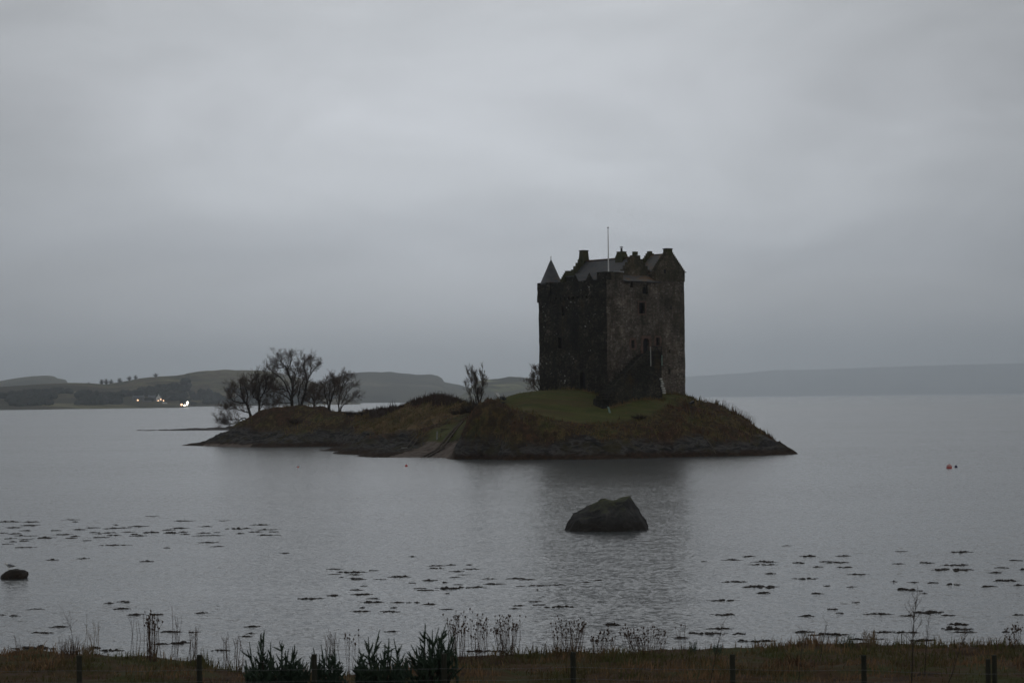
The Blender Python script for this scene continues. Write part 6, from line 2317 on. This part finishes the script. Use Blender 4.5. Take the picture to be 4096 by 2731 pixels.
def far_tree(px0, px1, top, base, Y, label, seed, dense=220):
    rng = random.Random(seed)
    a, b_ = at(px0, base, Y), at(px1, base, Y)
    zt = at(px0, top, Y).z
    cx = (a.x + b_.x) / 2
    w = (b_.x - a.x) / 2
    H = zt - a.z
    root = thing('hill_tree', (cx, Y, a.z), label, 'tree', 'bare trees on the skyline of the near hill')
    mb = MB()
    mb.tube([(cx, Y, a.z - 3), (cx + rng.gauss(0, 0.3), Y, a.z + H * 0.35), (cx + rng.gauss(0, 0.4), Y, a.z + H * 0.75)], [0.4, 0.3, 0.12], 6, False)
    mb.build('trunk', M['far_tree'], root)
    mc = MB()
    for k in range(dense):
        t = rng.uniform(0.05, 0.5)
        q = Vector((cx, Y, a.z + H * t))
        th = rng.uniform(0, 2 * math.pi)
        rr_ = rng.random() ** 0.8
        e = Vector((cx + math.cos(th) * w * rr_, Y + math.sin(th) * w * rr_, a.z + H * (0.54 + 0.46 * rng.uniform(-1, 1) * math.sqrt(max(0.0, 1 - rr_ * rr_)))))
        m_ = q.lerp(e, 0.5) + Vector((0, 0, -0.1 * H * rng.random()))
        mc.tube([q, m_, e], [0.13, 0.09, 0.05], 3, False)
    mc.build('crown', M['far_tree'], root)


HY = FS + 560
far_tree(396, 418, 1513, 1542, HY, 'left tree of the close row of four on the hill skyline', 1)
far_tree(412, 438, 1512, 1542, HY, 'second tree of the close row of four on the hill skyline', 2)
far_tree(432, 456, 1514, 1540, HY, 'third tree of the close row of four on the hill skyline', 3)
far_tree(466, 492, 1508, 1536, HY, 'rightmost and tallest tree of the close row of four on the hill skyline', 4)
far_tree(504, 530, 1501, 1524, HY, 'left one of two trees side by side on the hill skyline', 5, 170)
far_tree(532, 553, 1497, 1520, HY, 'right one of two trees side by side on the hill skyline', 6, 150)
far_tree(609, 636, 1489, 1510, HY, 'lone pale bare tree on the hill skyline right of all the others', 7, 130)
far_tree(340, 368, 1527, 1544, HY, 'low dark tree at the left end of the hill skyline trees', 8, 200)

# woods on the lower hillside, one mass
rs = np.random.RandomState(12)
mb = MB()
mb.smooth = True
deps = bpy.context.evaluated_depsgraph_get()
hill_o = bpy.data.objects['hill']
hill_o_v = np.array([v.co for v in hill_o.data.vertices])
def hill_z(x, y):
    d = (hill_o_v[:, 0] - x) ** 2 + ((hill_o_v[:, 1] - y)) ** 2
    return hill_o_v[int(np.argmin(d)), 2]


cnt = 0
while cnt < 1500:
    px = rs.uniform(-60, 1330)
    t = rs.uniform(0.04, 0.56)
    dens_ = float(fbm(np.array(px / 130.0), np.array(t * 3.0), 3, 90))
    if dens_ < -0.30 + 0.5 * max(0.0, t - 0.3):
        continue
    Y0 = np.interp(px, [-1500, 0, 300, 600, 715, 735, 760, 900, 1440], [2250, 2470, 2560, 2650, 2690, 2900, 3250, 3300, 3500])
    if 500 < px < 760 and t < 0.16:
        continue
    if px < 760 and t < 0.12:
        continue
    Y = Y0 + 620 * t
    X = (px - 2048) / FPX * Y
    z = hill_z(X, Y)
    r = rs.uniform(3.0, 6.5)
    hgt_ = rs.uniform(3.5, 7)
    b0 = len(mb.v)
    na, nr = 8, 5
    for q in range(nr + 1):
        th = math.pi * q / nr * 0.9 + 0.1
        for a in range(na):
            ph = 2 * math.pi * a / na
            jj = 1 + rs.normal(0, 0.16)
            mb.v.append((X + math.cos(ph) * math.sin(th) * r * jj, Y + math.sin(ph) * math.sin(th) * r * jj, z + hgt_ * 0.45 + math.cos(th) * hgt_ * 0.6 * jj))
    for q in range(nr):
        for a in range(na):
            a2 = (a + 1) % na
            mb.f.append((b0 + q * na + a, b0 + (q + 1) * na + a, b0 + (q + 1) * na + a2, b0 + q * na + a2))
    cnt += 1
stuff(mb.build('woodland', M['far_wood']))

# ------------------------------------------------------------------ haze: the damp air, one even box
hz_mat = bpy.data.materials.new('damp_air')
hz_mat.use_nodes = True
nt = hz_mat.node_tree
nt.nodes.clear()
pv = N(nt, 'ShaderNodeVolumePrincipled')
pv.inputs['Color'].default_value = (0.90, 0.955, 1.0, 1)
pv.inputs['Density'].default_value = 0.9e-4
pv.inputs['Anisotropy'].default_value = 0.84
pv.inputs['Density Attribute'].default_value = ''
ou = N(nt, 'ShaderNodeOutputMaterial')
nt.links.new(pv.outputs[0], ou.inputs['Volume'])
mb = MB()
zl_, zh_ = -3.0, 560.0
hx_ = 15000
mb.hexa([(-hx_, -200, zl_), (hx_, -200, zl_), (hx_, 27500, zl_), (-hx_, 27500, zl_), (-hx_, -200, zh_), (hx_, -200, zh_), (hx_, 27500, zh_), (-hx_, 27500, zh_)])
stuff(mb.build('haze', hz_mat))
